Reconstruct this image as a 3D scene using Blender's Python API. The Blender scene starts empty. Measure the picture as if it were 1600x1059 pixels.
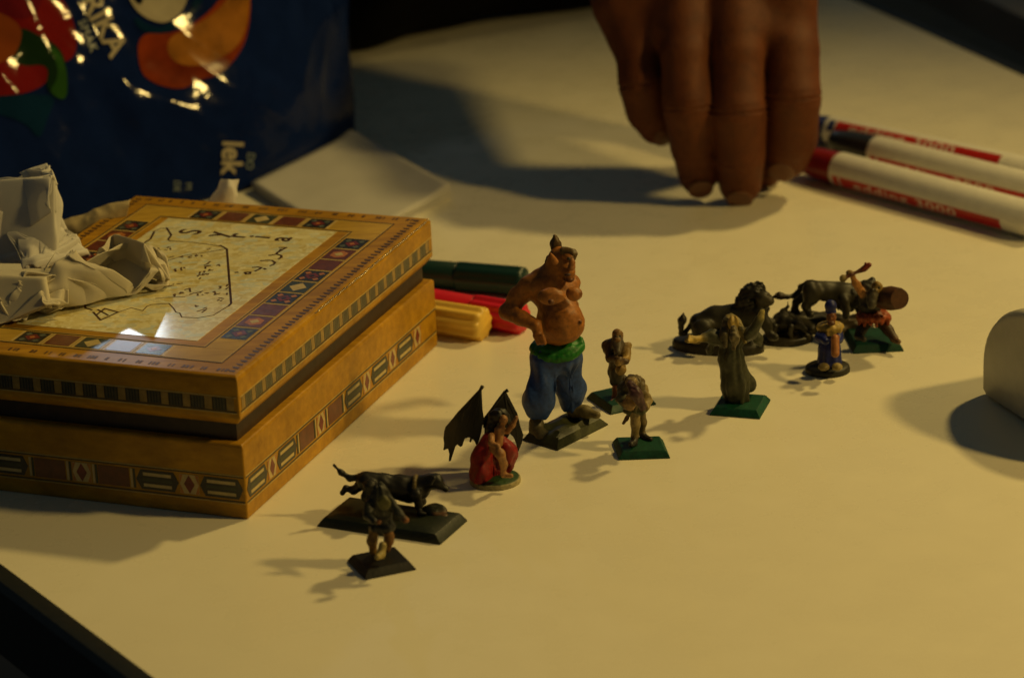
import bpy, bmesh, math, random
import numpy as np
from mathutils import Matrix, Vector
from mathutils.bvhtree import BVHTree

# ------------------------------------------------------------------ camera, world, lamps (units below: millimetres, table top z = 0)
MM = 0.001
scene = bpy.context.scene
col = scene.collection
FPX, PITCH, ROLL, HCAM = 5000.0, math.radians(20.5), math.radians(2.7), 468.0
c_, s_ = math.cos(ROLL), math.sin(ROLL)
R0 = np.array([1, 0, 0.]); U0 = np.array([0, math.sin(PITCH), math.cos(PITCH)]); FW = np.array([0, math.cos(PITCH), -math.sin(PITCH)])
RT = c_ * R0 - s_ * U0; UP = s_ * R0 + c_ * U0
CAM = np.array([0, -HCAM / math.tan(PITCH), HCAM])

cam_data = bpy.data.cameras.new("camera")
cam = bpy.data.objects.new("camera", cam_data); col.objects.link(cam)
cam.matrix_world = Matrix(((RT[0], UP[0], -FW[0], CAM[0] * MM), (RT[1], UP[1], -FW[1], CAM[1] * MM), (RT[2], UP[2], -FW[2], CAM[2] * MM), (0, 0, 0, 1)))
cam_data.sensor_width = 36.0
cam_data.lens = FPX / 1600 * 36.0
cam_data.clip_start = 0.05; cam_data.clip_end = 50
cam_data.dof.use_dof = True
cam_data.dof.focus_distance = 1.225
cam_data.dof.aperture_fstop = 10.5
cam_data.dof.aperture_blades = 7
scene.camera = cam

world = bpy.data.worlds.new("World"); scene.world = world; world.use_nodes = True
world.node_tree.nodes["Background"].inputs[0].default_value = (0.52, 0.70, 0.72, 1)
world.node_tree.nodes["Background"].inputs[1].default_value = 0.039

def lamp(name, direction, dist, power, colour, radius, target=(60, -120, 0), cone=None, aim=None):
    d = np.array(direction, float); d /= np.linalg.norm(d)
    l = bpy.data.lights.new(name, 'SPOT' if cone else 'POINT'); l.energy = power; l.color = colour; l.shadow_soft_size = radius
    o = bpy.data.objects.new(name, l); col.objects.link(o)
    o.location = (np.array(target) + d * dist) * MM
    if cone:
        l.spot_size = math.radians(cone); l.spot_blend = 1.0
        o.rotation_euler = (Vector(np.array(aim) * MM) - o.location).to_track_quat('-Z', 'Y').to_euler()
    return o
lamp("ceiling_lamp_behind", (39.8, 31.2, 56), 2200, 77.0, (1.0, 0.715, 0.225), 0.075, cone=38, aim=(10, -190, 0))
def window_lamp(at, aim, sx, sy, power, colour):
    l = bpy.data.lights.new("cool_lamp", 'AREA'); l.shape = 'RECTANGLE'; l.size = sx; l.size_y = sy; l.energy = power; l.color = colour
    o = bpy.data.objects.new("cool_lamp", l); col.objects.link(o); o.location = np.array(at) * MM
    o.rotation_euler = (Vector(aim) - Vector(at)).to_track_quat('-Z', 'Y').to_euler(); return o
lamp("ceiling_lamp_right", (38, -10.5, 31), 1300, 29.0, (1.0, 0.69, 0.205), 0.05, cone=62, aim=(20, -150, 0))

scene.view_settings.view_transform = 'Standard'
scene.view_settings.look = 'None'
scene.view_settings.exposure = 0.0
scene.view_settings.gamma = 1.0
scene.view_settings.use_curve_mapping = False
scene.cycles.use_denoising = True
scene.cycles.max_bounces = 8

# ------------------------------------------------------------------ helpers: photo measurements to real positions
def ray(x, y): return (x - 800) / FPX * RT - (y - 529.5) / FPX * UP + FW
def G(x, y, z=0.0):
    d = ray(x, y); return CAM + d * (z - HCAM) / d[2]
def W(x, y, Y):
    d = ray(x, y); return CAM + d * (Y - CAM[1]) / d[1]
def mmpx(P): return float((np.asarray(P) - CAM) @ FW) / FPX

# a small cool lamp behind, whose mirror image lies on the lid
_g = G(195, 508, 56.0); _d = _g - CAM; _d = _d / np.linalg.norm(_d); _d[2] *= -1
window_lamp(_g + _d * 2600, _g, 0.085, 0.085, 0.50, (0.80, 0.92, 1.0))
rng = np.random.default_rng(7)
random.seed(7)

# ------------------------------------------------------------------ helpers: materials
def new_mat(name):
    m = bpy.data.materials.new(name); m.use_nodes = True
    nt = m.node_tree
    return m, nt, nt.nodes["Principled BSDF"]
def N(nt, t, **kw):
    n = nt.nodes.new(t)
    for k, v in kw.items():
        if k in n.inputs: n.inputs[k].default_value = v
        else: setattr(n, k, v)
    return n
def mixc(nt, fac, a, b, blend='MIX'):
    m = nt.nodes.new('ShaderNodeMix'); m.data_type = 'RGBA'; m.blend_type = blend
    for s, v in ((0, fac), (6, a), (7, b)):
        if hasattr(v, 'is_linked') or hasattr(v, 'links'): nt.links.new(v, m.inputs[s])
        elif s == 0: m.inputs[0].default_value = v
        else: m.inputs[s].default_value = (*v, 1) if len(v) == 3 else v
    return m.outputs[2]
def bump(nt, bsdf, height, strength=0.3, dist=0.0005):
    b = nt.nodes.new('ShaderNodeBump'); b.inputs['Strength'].default_value = strength; b.inputs['Distance'].default_value = dist
    nt.links.new(height, b.inputs['Height']); nt.links.new(b.outputs[0], bsdf.inputs['Normal'])
def ocoord(nt): return nt.nodes.new('ShaderNodeTexCoord').outputs['Object']
def noise(nt, scale, detail=4, rough=0.55, vec=None):
    n = nt.nodes.new('ShaderNodeTexNoise'); n.inputs['Scale'].default_value = scale; n.inputs['Detail'].default_value = detail; n.inputs['Roughness'].default_value = rough
    nt.links.new(vec if vec is not None else ocoord(nt), n.inputs['Vector']); return n
def ramp(nt, fac, p0, p1):
    r = nt.nodes.new('ShaderNodeMapRange'); r.inputs[1].default_value = p0; r.inputs[2].default_value = p1
    nt.links.new(fac, r.inputs[0]); return r.outputs[0]

_mc = {}
def simple(name, rgb, rough=0.45, var=0.18, scale=400, bumpk=0.15, spec=0.5, coat=0.0, metallic=0.0):
    if name in _mc: return _mc[name]
    m, nt, b = new_mat(name)
    n = noise(nt, scale)
    dark = tuple(x * (1 - var) for x in rgb); lite = tuple(min(1, x * (1 + var)) for x in rgb)
    nt.links.new(mixc(nt, ramp(nt, n.outputs[0], 0.3, 0.7), dark, lite), b.inputs['Base Color'])
    b.inputs['Roughness'].default_value = rough; b.inputs['Specular IOR Level'].default_value = spec
    b.inputs['Coat Weight'].default_value = coat; b.inputs['Coat Roughness'].default_value = 0.08; b.inputs['Metallic'].default_value = metallic
    if bumpk: bump(nt, b, n.outputs[0], bumpk, 0.0003)
    _mc[name] = m; return m

def mat_paint():
    m, nt, b = new_mat("figurine_paint")
    a = nt.nodes.new('ShaderNodeAttribute'); a.attribute_name = "paint"
    n = noise(nt, 700, 4); n2 = noise(nt, 160, 3)
    c1 = mixc(nt, ramp(nt, n.outputs[0], 0.3, 0.75), (0.44, 0.44, 0.44), (0.92, 0.90, 0.86))
    c = mixc(nt, 1.0, a.outputs['Color'], c1, 'MULTIPLY')
    c2 = mixc(nt, ramp(nt, n2.outputs[0], 0.35, 0.7), (0.8, 0.8, 0.8), (1.12, 1.12, 1.12))
    nt.links.new(mixc(nt, 1.0, c, c2, 'MULTIPLY'), b.inputs['Base Color'])
    b.inputs['Roughness'].default_value = 0.5; b.inputs['Specular IOR Level'].default_value = 0.4
    bump(nt, b, n.outputs[0], 0.35, 0.0003)
    return m
PAINT = mat_paint()

def mat_wood(name, dark, lite, axis=0, rough=0.4, coat=0.06):
    m, nt, b = new_mat(name)
    mp = nt.nodes.new('ShaderNodeMapping'); sc = [90, 90, 90]; sc[axis] = 9; mp.inputs['Scale'].default_value = sc
    nt.links.new(ocoord(nt), mp.inputs[0])
    n = noise(nt, 3.0, 6, 0.65, mp.outputs[0]); n2 = noise(nt, 45, 3)
    c = mixc(nt, ramp(nt, n.outputs[0], 0.3, 0.72), dark, lite)
    c2 = mixc(nt, ramp(nt, n2.outputs[0], 0.35, 0.7), (0.78, 0.76, 0.74), (1.1, 1.08, 1.05))
    nt.links.new(mixc(nt, 1.0, c, c2, 'MULTIPLY'), b.inputs['Base Color'])
    b.inputs['Roughness'].default_value = rough; b.inputs['Specular IOR Level'].default_value = 0.25; b.inputs['Coat Weight'].default_value = coat; b.inputs['Coat Roughness'].default_value = 0.12
    bump(nt, b, n.outputs[0], 0.12, 0.0003)
    return m

def mat_paper(name, rgb, trans=0.35):
    m, nt, b = new_mat(name)
    n = noise(nt, 1500, 3); n2 = noise(nt, 60, 4)
    c = mixc(nt, ramp(nt, n2.outputs[0], 0.3, 0.7), tuple(x * 0.9 for x in rgb), rgb)
    nt.links.new(c, b.inputs['Base Color']); b.inputs['Roughness'].default_value = 0.85; b.inputs['Specular IOR Level'].default_value = 0.2
    bump(nt, b, n.outputs[0], 0.25, 0.0002)
    t = nt.nodes.new('ShaderNodeBsdfTranslucent'); nt.links.new(c, t.inputs[0])
    mx = nt.nodes.new('ShaderNodeMixShader'); mx.inputs[0].default_value = trans
    out = nt.nodes["Material Output"]
    nt.links.new(b.outputs[0], mx.inputs[1]); nt.links.new(t.outputs[0], mx.inputs[2]); nt.links.new(mx.outputs[0], out.inputs[0])
    return m

# ------------------------------------------------------------------ helpers: objects
ORG = {}
def tag(o, label=None, cat=None, group=None, kind=None):
    if label: o["label"] = label
    if cat: o["category"] = cat
    if group: o["group"] = group
    if kind: o["kind"] = kind
    return o
def thing(name, base, label, cat, group=None):
    o = bpy.data.objects.new(name, None); col.objects.link(o)
    o.empty_display_size = 0.01
    base = np.array(base, float); o.location = base * MM; ORG[o] = base
    return tag(o, label, cat, group)
def mesh(name, verts, faces, mat, parent=None, smooth=True, origin=None, colors=None):
    """verts in world millimetres; a child is stored relative to its thing's base."""
    verts = np.asarray(verts, float)
    if parent is not None: org = ORG[parent]
    else: org = np.array(origin if origin is not None else (verts.min(0) + verts.max(0)) / 2, float)
    me = bpy.data.meshes.new(name)
    me.from_pydata(((verts - org) * MM).tolist(), [], [list(map(int, f)) for f in faces])
    me.materials.append(mat)
    if smooth: me.polygons.foreach_set('use_smooth', [True] * len(me.polygons))
    if colors is not None:
        at = me.color_attributes.new("paint", 'FLOAT_COLOR', 'POINT')
        cc = np.ones((len(verts), 4), np.float32); cc[:, :3] = colors
        at.data.foreach_set('color', cc.ravel())
    me.update()
    o = bpy.data.objects.new(name, me); col.objects.link(o)
    ORG[o] = org
    if parent is not None: o.parent = parent
    else: o.location = org * MM
    return o
def auto_smooth(o, deg=35):
    me = o.data
    bm = bmesh.new(); bm.from_mesh(me)
    bmesh.ops.recalc_face_normals(bm, faces=bm.faces)
    for e in bm.edges:
        e.smooth = not (len(e.link_faces) == 2 and e.calc_face_angle(0) > math.radians(deg))
    for f in bm.faces: f.smooth = True
    bm.to_mesh(me); bm.free(); return o
def bevel(o, w, seg=2):
    m = o.modifiers.new("bevel", 'BEVEL'); m.width = w * MM; m.segments = seg; m.limit_method = 'ANGLE'; m.angle_limit = math.radians(40); return o
def prism(poly_bot, poly_top):
    n = len(poly_bot); v = np.vstack([poly_bot, poly_top])
    f = [list(range(n))[::-1], list(range(n, 2 * n))] + [[i, (i + 1) % n, n + (i + 1) % n, n + i] for i in range(n)]
    return v, f
class MB:
    """collects pieces into one mesh"""
    def __init__(s): s.v = []; s.f = []; s.n = 0
    def add(s, v, f):
        s.v.append(np.asarray(v, float)); s.f += [[i + s.n for i in q] for q in f]; s.n += len(v)
    def done(s): return np.vstack(s.v), s.f
def tube(path, radii, seg=14, cap=True, flute=0, amp=0.0):
    path = np.asarray(path, float); n = len(path)
    radii = np.broadcast_to(np.asarray(radii, float), (n,))
    t = np.gradient(path, axis=0); t /= np.linalg.norm(t, axis=1)[:, None] + 1e-9
    ref = np.array([0, 0, 1.]) if abs(t[0][2]) < 0.9 else np.array([1., 0, 0])
    v = []; u = ref - t[0] * (ref @ t[0]); u /= np.linalg.norm(u)
    for i in range(n):
        u = u - t[i] * (u @ t[i]); u /= np.linalg.norm(u); w = np.cross(t[i], u)
        for j in range(seg):
            a = 2 * math.pi * j / seg
            r = radii[i] * (1 + amp * math.cos(flute * a)) if flute else radii[i]
            v.append(path[i] + r * (math.cos(a) * u + math.sin(a) * w))
    f = [[i * seg + j, i * seg + (j + 1) % seg, (i + 1) * seg + (j + 1) % seg, (i + 1) * seg + j] for i in range(n - 1) for j in range(seg)]
    if cap: f += [list(range(seg))[::-1], list(range((n - 1) * seg, n * seg))]
    return np.array(v), f

# ------------------------------------------------------------------ helpers: sculpting (distance field, surface nets)
class Cap:
    def __init__(s, a, b, ra, rb, k=1.0, c=(.5, .5, .5)):
        s.a = np.asarray(a, float); s.b = np.asarray(b, float); s.ra = ra; s.rb = rb; s.k = k; s.c = c
        R = max(ra, rb); s.lo = np.minimum(s.a, s.b) - R; s.hi = np.maximum(s.a, s.b) + R
    def d(s, X, Y, Z):
        ab = s.b - s.a; L = ab @ ab + 1e-9
        t = np.clip(((X - s.a[0]) * ab[0] + (Y - s.a[1]) * ab[1] + (Z - s.a[2]) * ab[2]) / L, 0, 1)
        return np.sqrt((X - s.a[0] - t * ab[0]) ** 2 + (Y - s.a[1] - t * ab[1]) ** 2 + (Z - s.a[2] - t * ab[2]) ** 2) - (s.ra + t * (s.rb - s.ra))
class Ell:
    def __init__(s, c0, r, k=1.0, c=(.5, .5, .5), rot=None, sub=False):
        s.c0 = np.asarray(c0, float); s.r = np.asarray(r, float); s.k = k; s.c = c; s.sub = sub
        s.M = np.eye(3) if rot is None else np.array(rot, float)      # rows: local axes
        R = max(r); s.lo = s.c0 - R; s.hi = s.c0 + R
    def d(s, X, Y, Z):
        x, y, z = X - s.c0[0], Y - s.c0[1], Z - s.c0[2]; M = s.M
        l = [M[i][0] * x + M[i][1] * y + M[i][2] * z for i in range(3)]
        k0 = np.sqrt(sum((l[i] / s.r[i]) ** 2 for i in range(3))); k1 = np.sqrt(sum((l[i] / s.r[i] ** 2) ** 2 for i in range(3))) + 1e-9
        return k0 * (k0 - 1) / k1
def rotz(a): c, s = math.cos(a), math.sin(a); return np.array([[c, s, 0], [-s, c, 0], [0, 0, 1]])
def snets(D, org, h):
    nx, ny, nz = D.shape
    offs = [(i, j, k) for i in (0, 1) for j in (0, 1) for k in (0, 1)]
    C = [D[o[0]:nx - 1 + o[0], o[1]:ny - 1 + o[1], o[2]:nz - 1 + o[2]] for o in offs]
    ins = sum((c < 0).astype(np.int8) for c in C)
    mask = (ins > 0) & (ins < 8)
    idx = np.argwhere(mask); vals = [c[mask] for c in C]
    acc = np.zeros((len(idx), 3)); cnt = np.zeros(len(idx))
    for a in range(8):
        for b in range(a + 1, 8):
            df = np.abs(np.array(offs[a]) - np.array(offs[b])).sum()
            if df != 1: continue
            va, vb = vals[a], vals[b]; cr = (va < 0) != (vb < 0)
            t = np.where(cr, va / np.where(cr, va - vb, 1), 0)
            p = np.array(offs[a])[None] + t[:, None] * (np.array(offs[b]) - np.array(offs[a]))[None]
            acc += p * cr[:, None]; cnt += cr
    V = org + (idx + acc / cnt[:, None]) * h
    vid = np.full(mask.shape, -1); vid[mask] = np.arange(len(idx))
    F = []
    ins0 = D < 0
    for ax in range(3):
        o1, o2 = [(1, 2), (2, 0), (0, 1)][ax]
        sl = [slice(1, -1)] * 3; sl[ax] = slice(0, -1); sh = list(sl); sh[ax] = slice(1, None)
        a, b = ins0[tuple(sl)], ins0[tuple(sh)]
        e = np.argwhere(a != b)
        if not len(e): continue
        fl = a[a != b]
        base = e.copy(); base[:, o1] += 1; base[:, o2] += 1
        q = []
        for d1, d2 in ((0, 0), (1, 0), (1, 1), (0, 1)):
            p = base.copy(); p[:, o1] -= d1; p[:, o2] -= d2
            q.append(vid[p[:, 0], p[:, 1], p[:, 2]])
        q = np.stack(q, 1); q[~fl] = q[~fl][:, ::-1]
        F.append(q)
    F = np.vstack(F); F = F[(F >= 0).all(1)]
    return V, F
def sculpt(prims, h=0.35, disp=None, zmin=None, sig=0.3, post=None):
    lo = np.min([p.lo for p in prims if not getattr(p, 'sub', False)], 0) - 3 * h - 1.0
    hi = np.max([p.hi for p in prims if not getattr(p, 'sub', False)], 0) + 3 * h + 1.0
    n = np.ceil((hi - lo) / h).astype(int) + 1
    ax = [lo[i] + np.arange(n[i]) * h for i in range(3)]
    D = np.full(n, 50.0)
    for p in prims:
        pad = p.k + 2 * h + 1.0
        s = [slice(max(0, int((p.lo[i] - pad - lo[i]) / h)), min(n[i], int((p.hi[i] + pad - lo[i]) / h) + 2)) for i in range(3)]
        X, Y, Z = ax[0][s[0]][:, None, None], ax[1][s[1]][None, :, None], ax[2][s[2]][None, None, :]
        d = p.d(X, Y, Z); a = D[tuple(s)]
        if getattr(p, 'sub', False):
            d = -d; hh = np.clip(0.5 - 0.5 * (a - d) / p.k, 0, 1); D[tuple(s)] = a * (1 - hh) + d * hh + p.k * hh * (1 - hh)
        else:
            hh = np.clip(0.5 + 0.5 * (a - d) / p.k, 0, 1); D[tuple(s)] = a * (1 - hh) + d * hh - p.k * hh * (1 - hh)
    X, Y, Z = ax[0][:, None, None], ax[1][None, :, None], ax[2][None, None, :]
    if disp is not None: D = D + disp(X, Y, Z)
    if zmin is not None: D = np.maximum(D, zmin - Z + 0 * X + 0 * Y)
    V, F = snets(D, lo, h)
    cw = np.zeros((len(V), 3)); ws = np.zeros(len(V)); dm = np.full(len(V), 1e9)
    ds = []
    for p in prims:
        if getattr(p, 'sub', False): continue
        d = p.d(V[:, 0], V[:, 1], V[:, 2]); ds.append((d, p.c)); dm = np.minimum(dm, d)
    for d, c in ds:
        w = np.exp(-np.clip((d - dm) / sig, 0, 30)); cw += w[:, None] * np.array(c)[None]; ws += w
    return V, F, cw / ws[:, None]
def wav(f, amp, seed=0):
    """lumpy noise from a few sines"""
    r = np.random.default_rng(seed); k = r.normal(size=(5, 3)); k /= np.linalg.norm(k, axis=1)[:, None]; ph = r.uniform(0, 6.28, 5); fr = f * r.uniform(0.6, 1.7, 5)
    def g(X, Y, Z): return amp * sum(np.sin(fr[i] * (k[i][0] * X + k[i][1] * Y + k[i][2] * Z) + ph[i]) for i in range(5)) / 2.2
    return g
def addf(*fs): return lambda X, Y, Z: sum(f(X, Y, Z) for f in fs)
def folds(f, amp, cx, cy, seed=0):
    """cloth folds running down round a vertical axis"""
    def g(X, Y, Z):
        a = np.arctan2(Y - cy, X - cx); return amp * np.sin(f * a + 0.35 * np.sin(Z * 0.35 + seed) * 2 + seed)
    return g

class Fig:
    """positions for a figure standing at depth Y: photo x, photo y, depth offset (mm); sizes in photo pixels"""
    def __init__(s, foot):
        s.base = G(*foot); s.Y = s.base[1]; s.s = mmpx(s.base)
    def p(s, x, y, d=0): return W(x, y, s.Y + d)
    def cap(s, a, b, ra, rb, c, k=1.0):
        return Cap(s.p(*a), s.p(*b), ra * s.s, rb * s.s, k, c)
    def ell(s, a, r, c, k=1.0, rot=None, sub=False):
        rr = [q * s.s for q in (r if hasattr(r, '__len__') else (r, r, r))]
        return Ell(s.p(*a), rr, k, c, rot, sub)
    def chain(s, pts, c, k=1.0):
        return [s.cap(a[:3] if len(a) > 3 else a[:2], b[:3] if len(b) > 3 else b[:2], a[-1], b[-1], c, k) for a, b in zip(pts[:-1], pts[1:])]
def part(name, prims, parent, h=0.35, **kw):
    V, F, c = sculpt(prims, h, **kw)
    return mesh(name, V, F, PAINT, parent, colors=c)

def slot_base(parent, corners, height=2.9, inset=1.5, rgb=(0.01, 0.10, 0.05), name="base", lumpy=0.0):
    """bevelled square plinth from three ground corners"""
    a, b, c = [G(*q) for q in corners]; d = a + c - b
    q = np.array([a, b, c, d]); q[:, 2] = 0.0
    cen = q.mean(0)
    if np.cross((b - a)[:2], (c - b)[:2]) < 0: q = q[::-1]
    def inset_ring(t):
        r = []
        for p in q:
            v = p - cen; L = np.linalg.norm(v); r.append(p - v / L * t * 1.414)
        return np.array(r)
    rings = [(0.0, 0.0), (0.0, 0.5), (inset * 0.9, height - 0.3), (inset * 1.15, height)]
    nsub = 10; V = []; n = 4 * nsub
    for t, z in rings:
        r = inset_ring(t)
        for i in range(4):
            for j in range(nsub):
                p = r[i] + (r[(i + 1) % 4] - r[i]) * j / nsub; V.append([p[0], p[1], z])
    F = [[k * n + i, k * n + (i + 1) % n, (k + 1) * n + (i + 1) % n, (k + 1) * n + i] for k in range(3) for i in range(n)]
    r = inset_ring(inset * 1.15)
    # top grid, slightly uneven
    m = nsub; top0 = len(V)
    for i in range(m + 1):
        for j in range(m + 1):
            u, w = i / m, j / m
            p = (1 - u) * (1 - w) * r[0] + u * (1 - w) * r[1] + u * w * r[2] + (1 - u) * w * r[3]
            z = height + (lumpy * (0.5 + 0.5 * math.sin(9 * u + 3 * w) * math.cos(7 * w - 2 * u)) + rng.uniform(-.1, .15) * (lumpy > 0)) * (0 < i < m and 0 < j < m)
            V.append([p[0], p[1], z])
    F += [[top0 + i * (m + 1) + j, top0 + (i + 1) * (m + 1) + j, top0 + (i + 1) * (m + 1) + j + 1, top0 + i * (m + 1) + j + 1] for i in range(m) for j in range(m)]
    F.append(list(range(n))[::-1])
    cc = np.tile(np.array(rgb), (len(V), 1))
    o = mesh(name, V, F, PAINT, parent, colors=cc)
    bm = bmesh.new(); bm.from_mesh(o.data); bmesh.ops.remove_doubles(bm, verts=bm.verts, dist=2e-5); bm.to_mesh(o.data); bm.free()
    return auto_smooth(o, 25)
def round_base(parent, centre, rx, ry, height, rgb, rim=None, name="base", lump=0.3, ang=0.0, seed=1):
    seg = 48; prof = [(1.0, 0), (1.0, height * 0.55), (0.97, height * 0.85), (0.9, height), (0.6, height + lump * .6), (0.3, height + lump), (0.02, height + lump)]
    V = []; cc = []
    r = np.random.default_rng(seed)
    for k, (q, z) in enumerate(prof):
        for j in range(seg):
            a = 2 * math.pi * j / seg
            x, y = rx * q * math.cos(a), ry * q * math.sin(a)
            zz = z + (r.uniform(-.25, .25) * lump if k > 3 else 0)
            V.append([centre[0] + x * math.cos(ang) - y * math.sin(ang), centre[1] + x * math.sin(ang) + y * math.cos(ang), zz])
            cc.append(rim if (rim is not None and k < 3) else rgb)
    F = [[k * seg + i, k * seg + (i + 1) % seg, (k + 1) * seg + (i + 1) % seg, (k + 1) * seg + i] for k in range(len(prof) - 1) for i in range(seg)]
    F += [list(range(seg))[::-1], list(range((len(prof) - 1) * seg, len(prof) * seg))]
    return auto_smooth(mesh(name, V, F, PAINT, parent, colors=np.array(cc)), 40)

# ------------------------------------------------------------------ helpers: flat print
def text_mesh(s, size=1.0, spacing=1.0, bold=0.0):
    cu = bpy.data.curves.new("t", 'FONT'); cu.body = s; cu.size = size; cu.align_x = 'CENTER'; cu.align_y = 'CENTER'; cu.space_character = spacing; cu.offset = bold; cu.resolution_u = 4
    ob = bpy.data.objects.new("t", cu); col.objects.link(ob)
    bpy.context.view_layer.update()
    me = bpy.data.meshes.new_from_object(ob.evaluated_get(bpy.context.evaluated_depsgraph_get()))
    v = np.array([q.co[:] for q in me.vertices]).reshape(-1, 3)[:, :2]; f = [list(p.vertices) for p in me.polygons]
    bpy.data.objects.remove(ob); bpy.data.meshes.remove(me); bpy.data.curves.remove(cu)
    return v, f
def refine(v2, f, maxlen):
    bm = bmesh.new(); vs = [bm.verts.new((x, y, 0)) for x, y in v2]
    for q in f:
        try: bm.faces.new([vs[i] for i in q])
        except ValueError: pass
    bmesh.ops.triangulate(bm, faces=bm.faces)
    for _ in range(6):
        es = [e for e in bm.edges if e.calc_length() > maxlen]
        if not es: break
        bmesh.ops.subdivide_edges(bm, edges=es, cuts=1); bmesh.ops.triangulate(bm, faces=[q for q in bm.faces if len(q.verts) > 3])
    bm.verts.index_update()
    v = np.array([q.co[:2] for q in bm.verts]); f = [[w.index for w in q.verts] for q in bm.faces]; bm.free(); return v, f
def strokes(lines, width):
    """polylines (N,2) to thin ribbons"""
    mb = MB()
    for L in lines:
        L = np.asarray(L, float)
        for a, b in zip(L[:-1], L[1:]):
            d = b - a; n = np.linalg.norm(d)
            if n < 1e-6: continue
            d /= n; w = np.array([-d[1], d[0]]) * width / 2; e = d * width * 0.35
            q = np.array([a - w - e, b - w + e, b + w + e, a + w - e]); mb.add(np.c_[q, np.zeros(4)], [[0, 1, 2, 3]])
    v, f = mb.done(); return v[:, :2], f

# ================================================================== THE SETTING
# table top: white laminate with a black edge band, its two long edges run past the things
m_table, nt, b = new_mat("white_laminate")
n1 = noise(nt, 6, 4); n2 = noise(nt, 900, 2); n3 = noise(nt, 55, 5)
cA = mixc(nt, ramp(nt, n1.outputs[0], 0.3, 0.7), (0.79, 0.735, 0.57), (0.82, 0.77, 0.61))
nt.links.new(mixc(nt, ramp(nt, n3.outputs[0], 0.66, 0.9), cA, (0.77, 0.715, 0.55)), b.inputs['Base Color'])
nt.links.new(ramp(nt, n3.outputs[0], 0.0, 1.6), b.inputs['Roughness']); b.inputs['Specular IOR Level'].default_value = 0.35
bump(nt, b, n2.outputs[0], 0.05, 0.0002)
m_edge = simple("black_edge_band", (0.012, 0.014, 0.016), 0.4, 0.2, 300)
pa, pb = G(0, 882), G(240, 1061); pc, pd = G(1335, 1), G(1600, 119)
d1 = (pb - pa) / np.linalg.norm(pb - pa); d2 = (pd - pc) / np.linalg.norm(pd - pc)
q = [pa - d1 * 1150, pb + d1 * 260, pd + d2 * 560, pc - d2 * 900]
q = np.array(q); q[:, 2] = 0
tv, tf = prism(q - [0, 0, 28], q)
table = thing("table", (q.mean(0)[0], q.mean(0)[1], -28), "white laminate table top with black edge band under everything", "table")
table["kind"] = "structure"
mesh("table_top", tv, tf, m_table, table, smooth=False)
def edge_band(a, b_, inward):
    a = np.array(a); b_ = np.array(b_); d = (b_ - a) / np.linalg.norm(b_ - a); n = np.array([d[1], -d[0], 0]) * inward
    pr = [(-.3, -29), (-.3, 0.35), (0.3, 0.6), (6.5, 0.5), (8.6, -1.5), (9.2, -27), (8, -29)]
    v = []
    for e in (a, b_):
        for o_, z in pr: v.append(e + n * o_ + [0, 0, z])
    k = len(pr)
    f = [[i, (i + 1) % k, k + (i + 1) % k, k + i] for i in range(k)] + [list(range(k))[::-1], list(range(k, 2 * k))]
    return auto_smooth(mesh("edge_band", v, f, m_edge, table), 30)
edge_band(q[0], q[1], 1 if np.cross(d1[:2], (q[2] - q[1])[:2]) > 0 else -1)
edge_band(q[3], q[2], -1 if np.cross(d2[:2], (q[1] - q[2])[:2]) < 0 else 1)

m_floor = simple("brown_floor", (0.09, 0.055, 0.02), 0.55, 0.35, 14, 0.2)
fv = np.array([[-2600, -1500, -720], [2600, -1500, -720], [2600, 4000, -720], [-2600, 4000, -720]], float)
fl = mesh("floor", fv, [[0, 1, 2, 3]], m_floor, smooth=False, origin=(0, 0, -720)); fl["kind"] = "structure"; fl["label"] = "dark brown floor under the table"

# ================================================================== INLAID WOODEN BOX
HB = 56.0
LA = G(370, 589, HB); LB = G(673, 340, HB)
e1 = (LB - LA); LEN = np.linalg.norm(e1); e1 /= LEN; e2 = np.array([-e1[1], e1[0], 0]); ez = np.array([0, 0, 1.])
WID = 136.0
A0 = np.array([LA[0], LA[1], 0.])
box = thing("inlaid_wooden_box", A0 + e1 * LEN / 2 + e2 * WID / 2, "lidded golden wooden box with mosaic inlay and pearly map panel", "box")
wood = mat_wood("golden_wood", (0.34, 0.165, 0.008), (0.54, 0.29, 0.014))
wood_l = mat_wood("pale_gold_wood", (0.42, 0.25, 0.028), (0.60, 0.39, 0.05))
wood_d = simple("dark_wood", (0.035, 0.018, 0.008), 0.45, 0.3, 250)
i_dark = simple("inlay_ebony", (0.022, 0.020, 0.014), 0.3, 0.3, 500, coat=.1)
i_red = simple("inlay_rosewood", (0.16, 0.022, 0.012), 0.3, 0.25, 400, coat=.1)
i_brn = simple("inlay_walnut", (0.13, 0.034, 0.008), 0.3, 0.25, 400, coat=.1)
i_pale = simple("inlay_bone", (0.50, 0.38, 0.15), 0.35, 0.15, 400, coat=.1)
i_org = simple("inlay_orange", (0.42, 0.15, 0.03), 0.35, 0.2, 400, coat=.1)
i_grn = simple("inlay_green", (0.036, 0.042, 0.018), 0.35, 0.2, 400, coat=.1)
i_gry = simple("inlay_grey", (0.11, 0.12, 0.085), 0.35, 0.2, 400, coat=.1)

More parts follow.
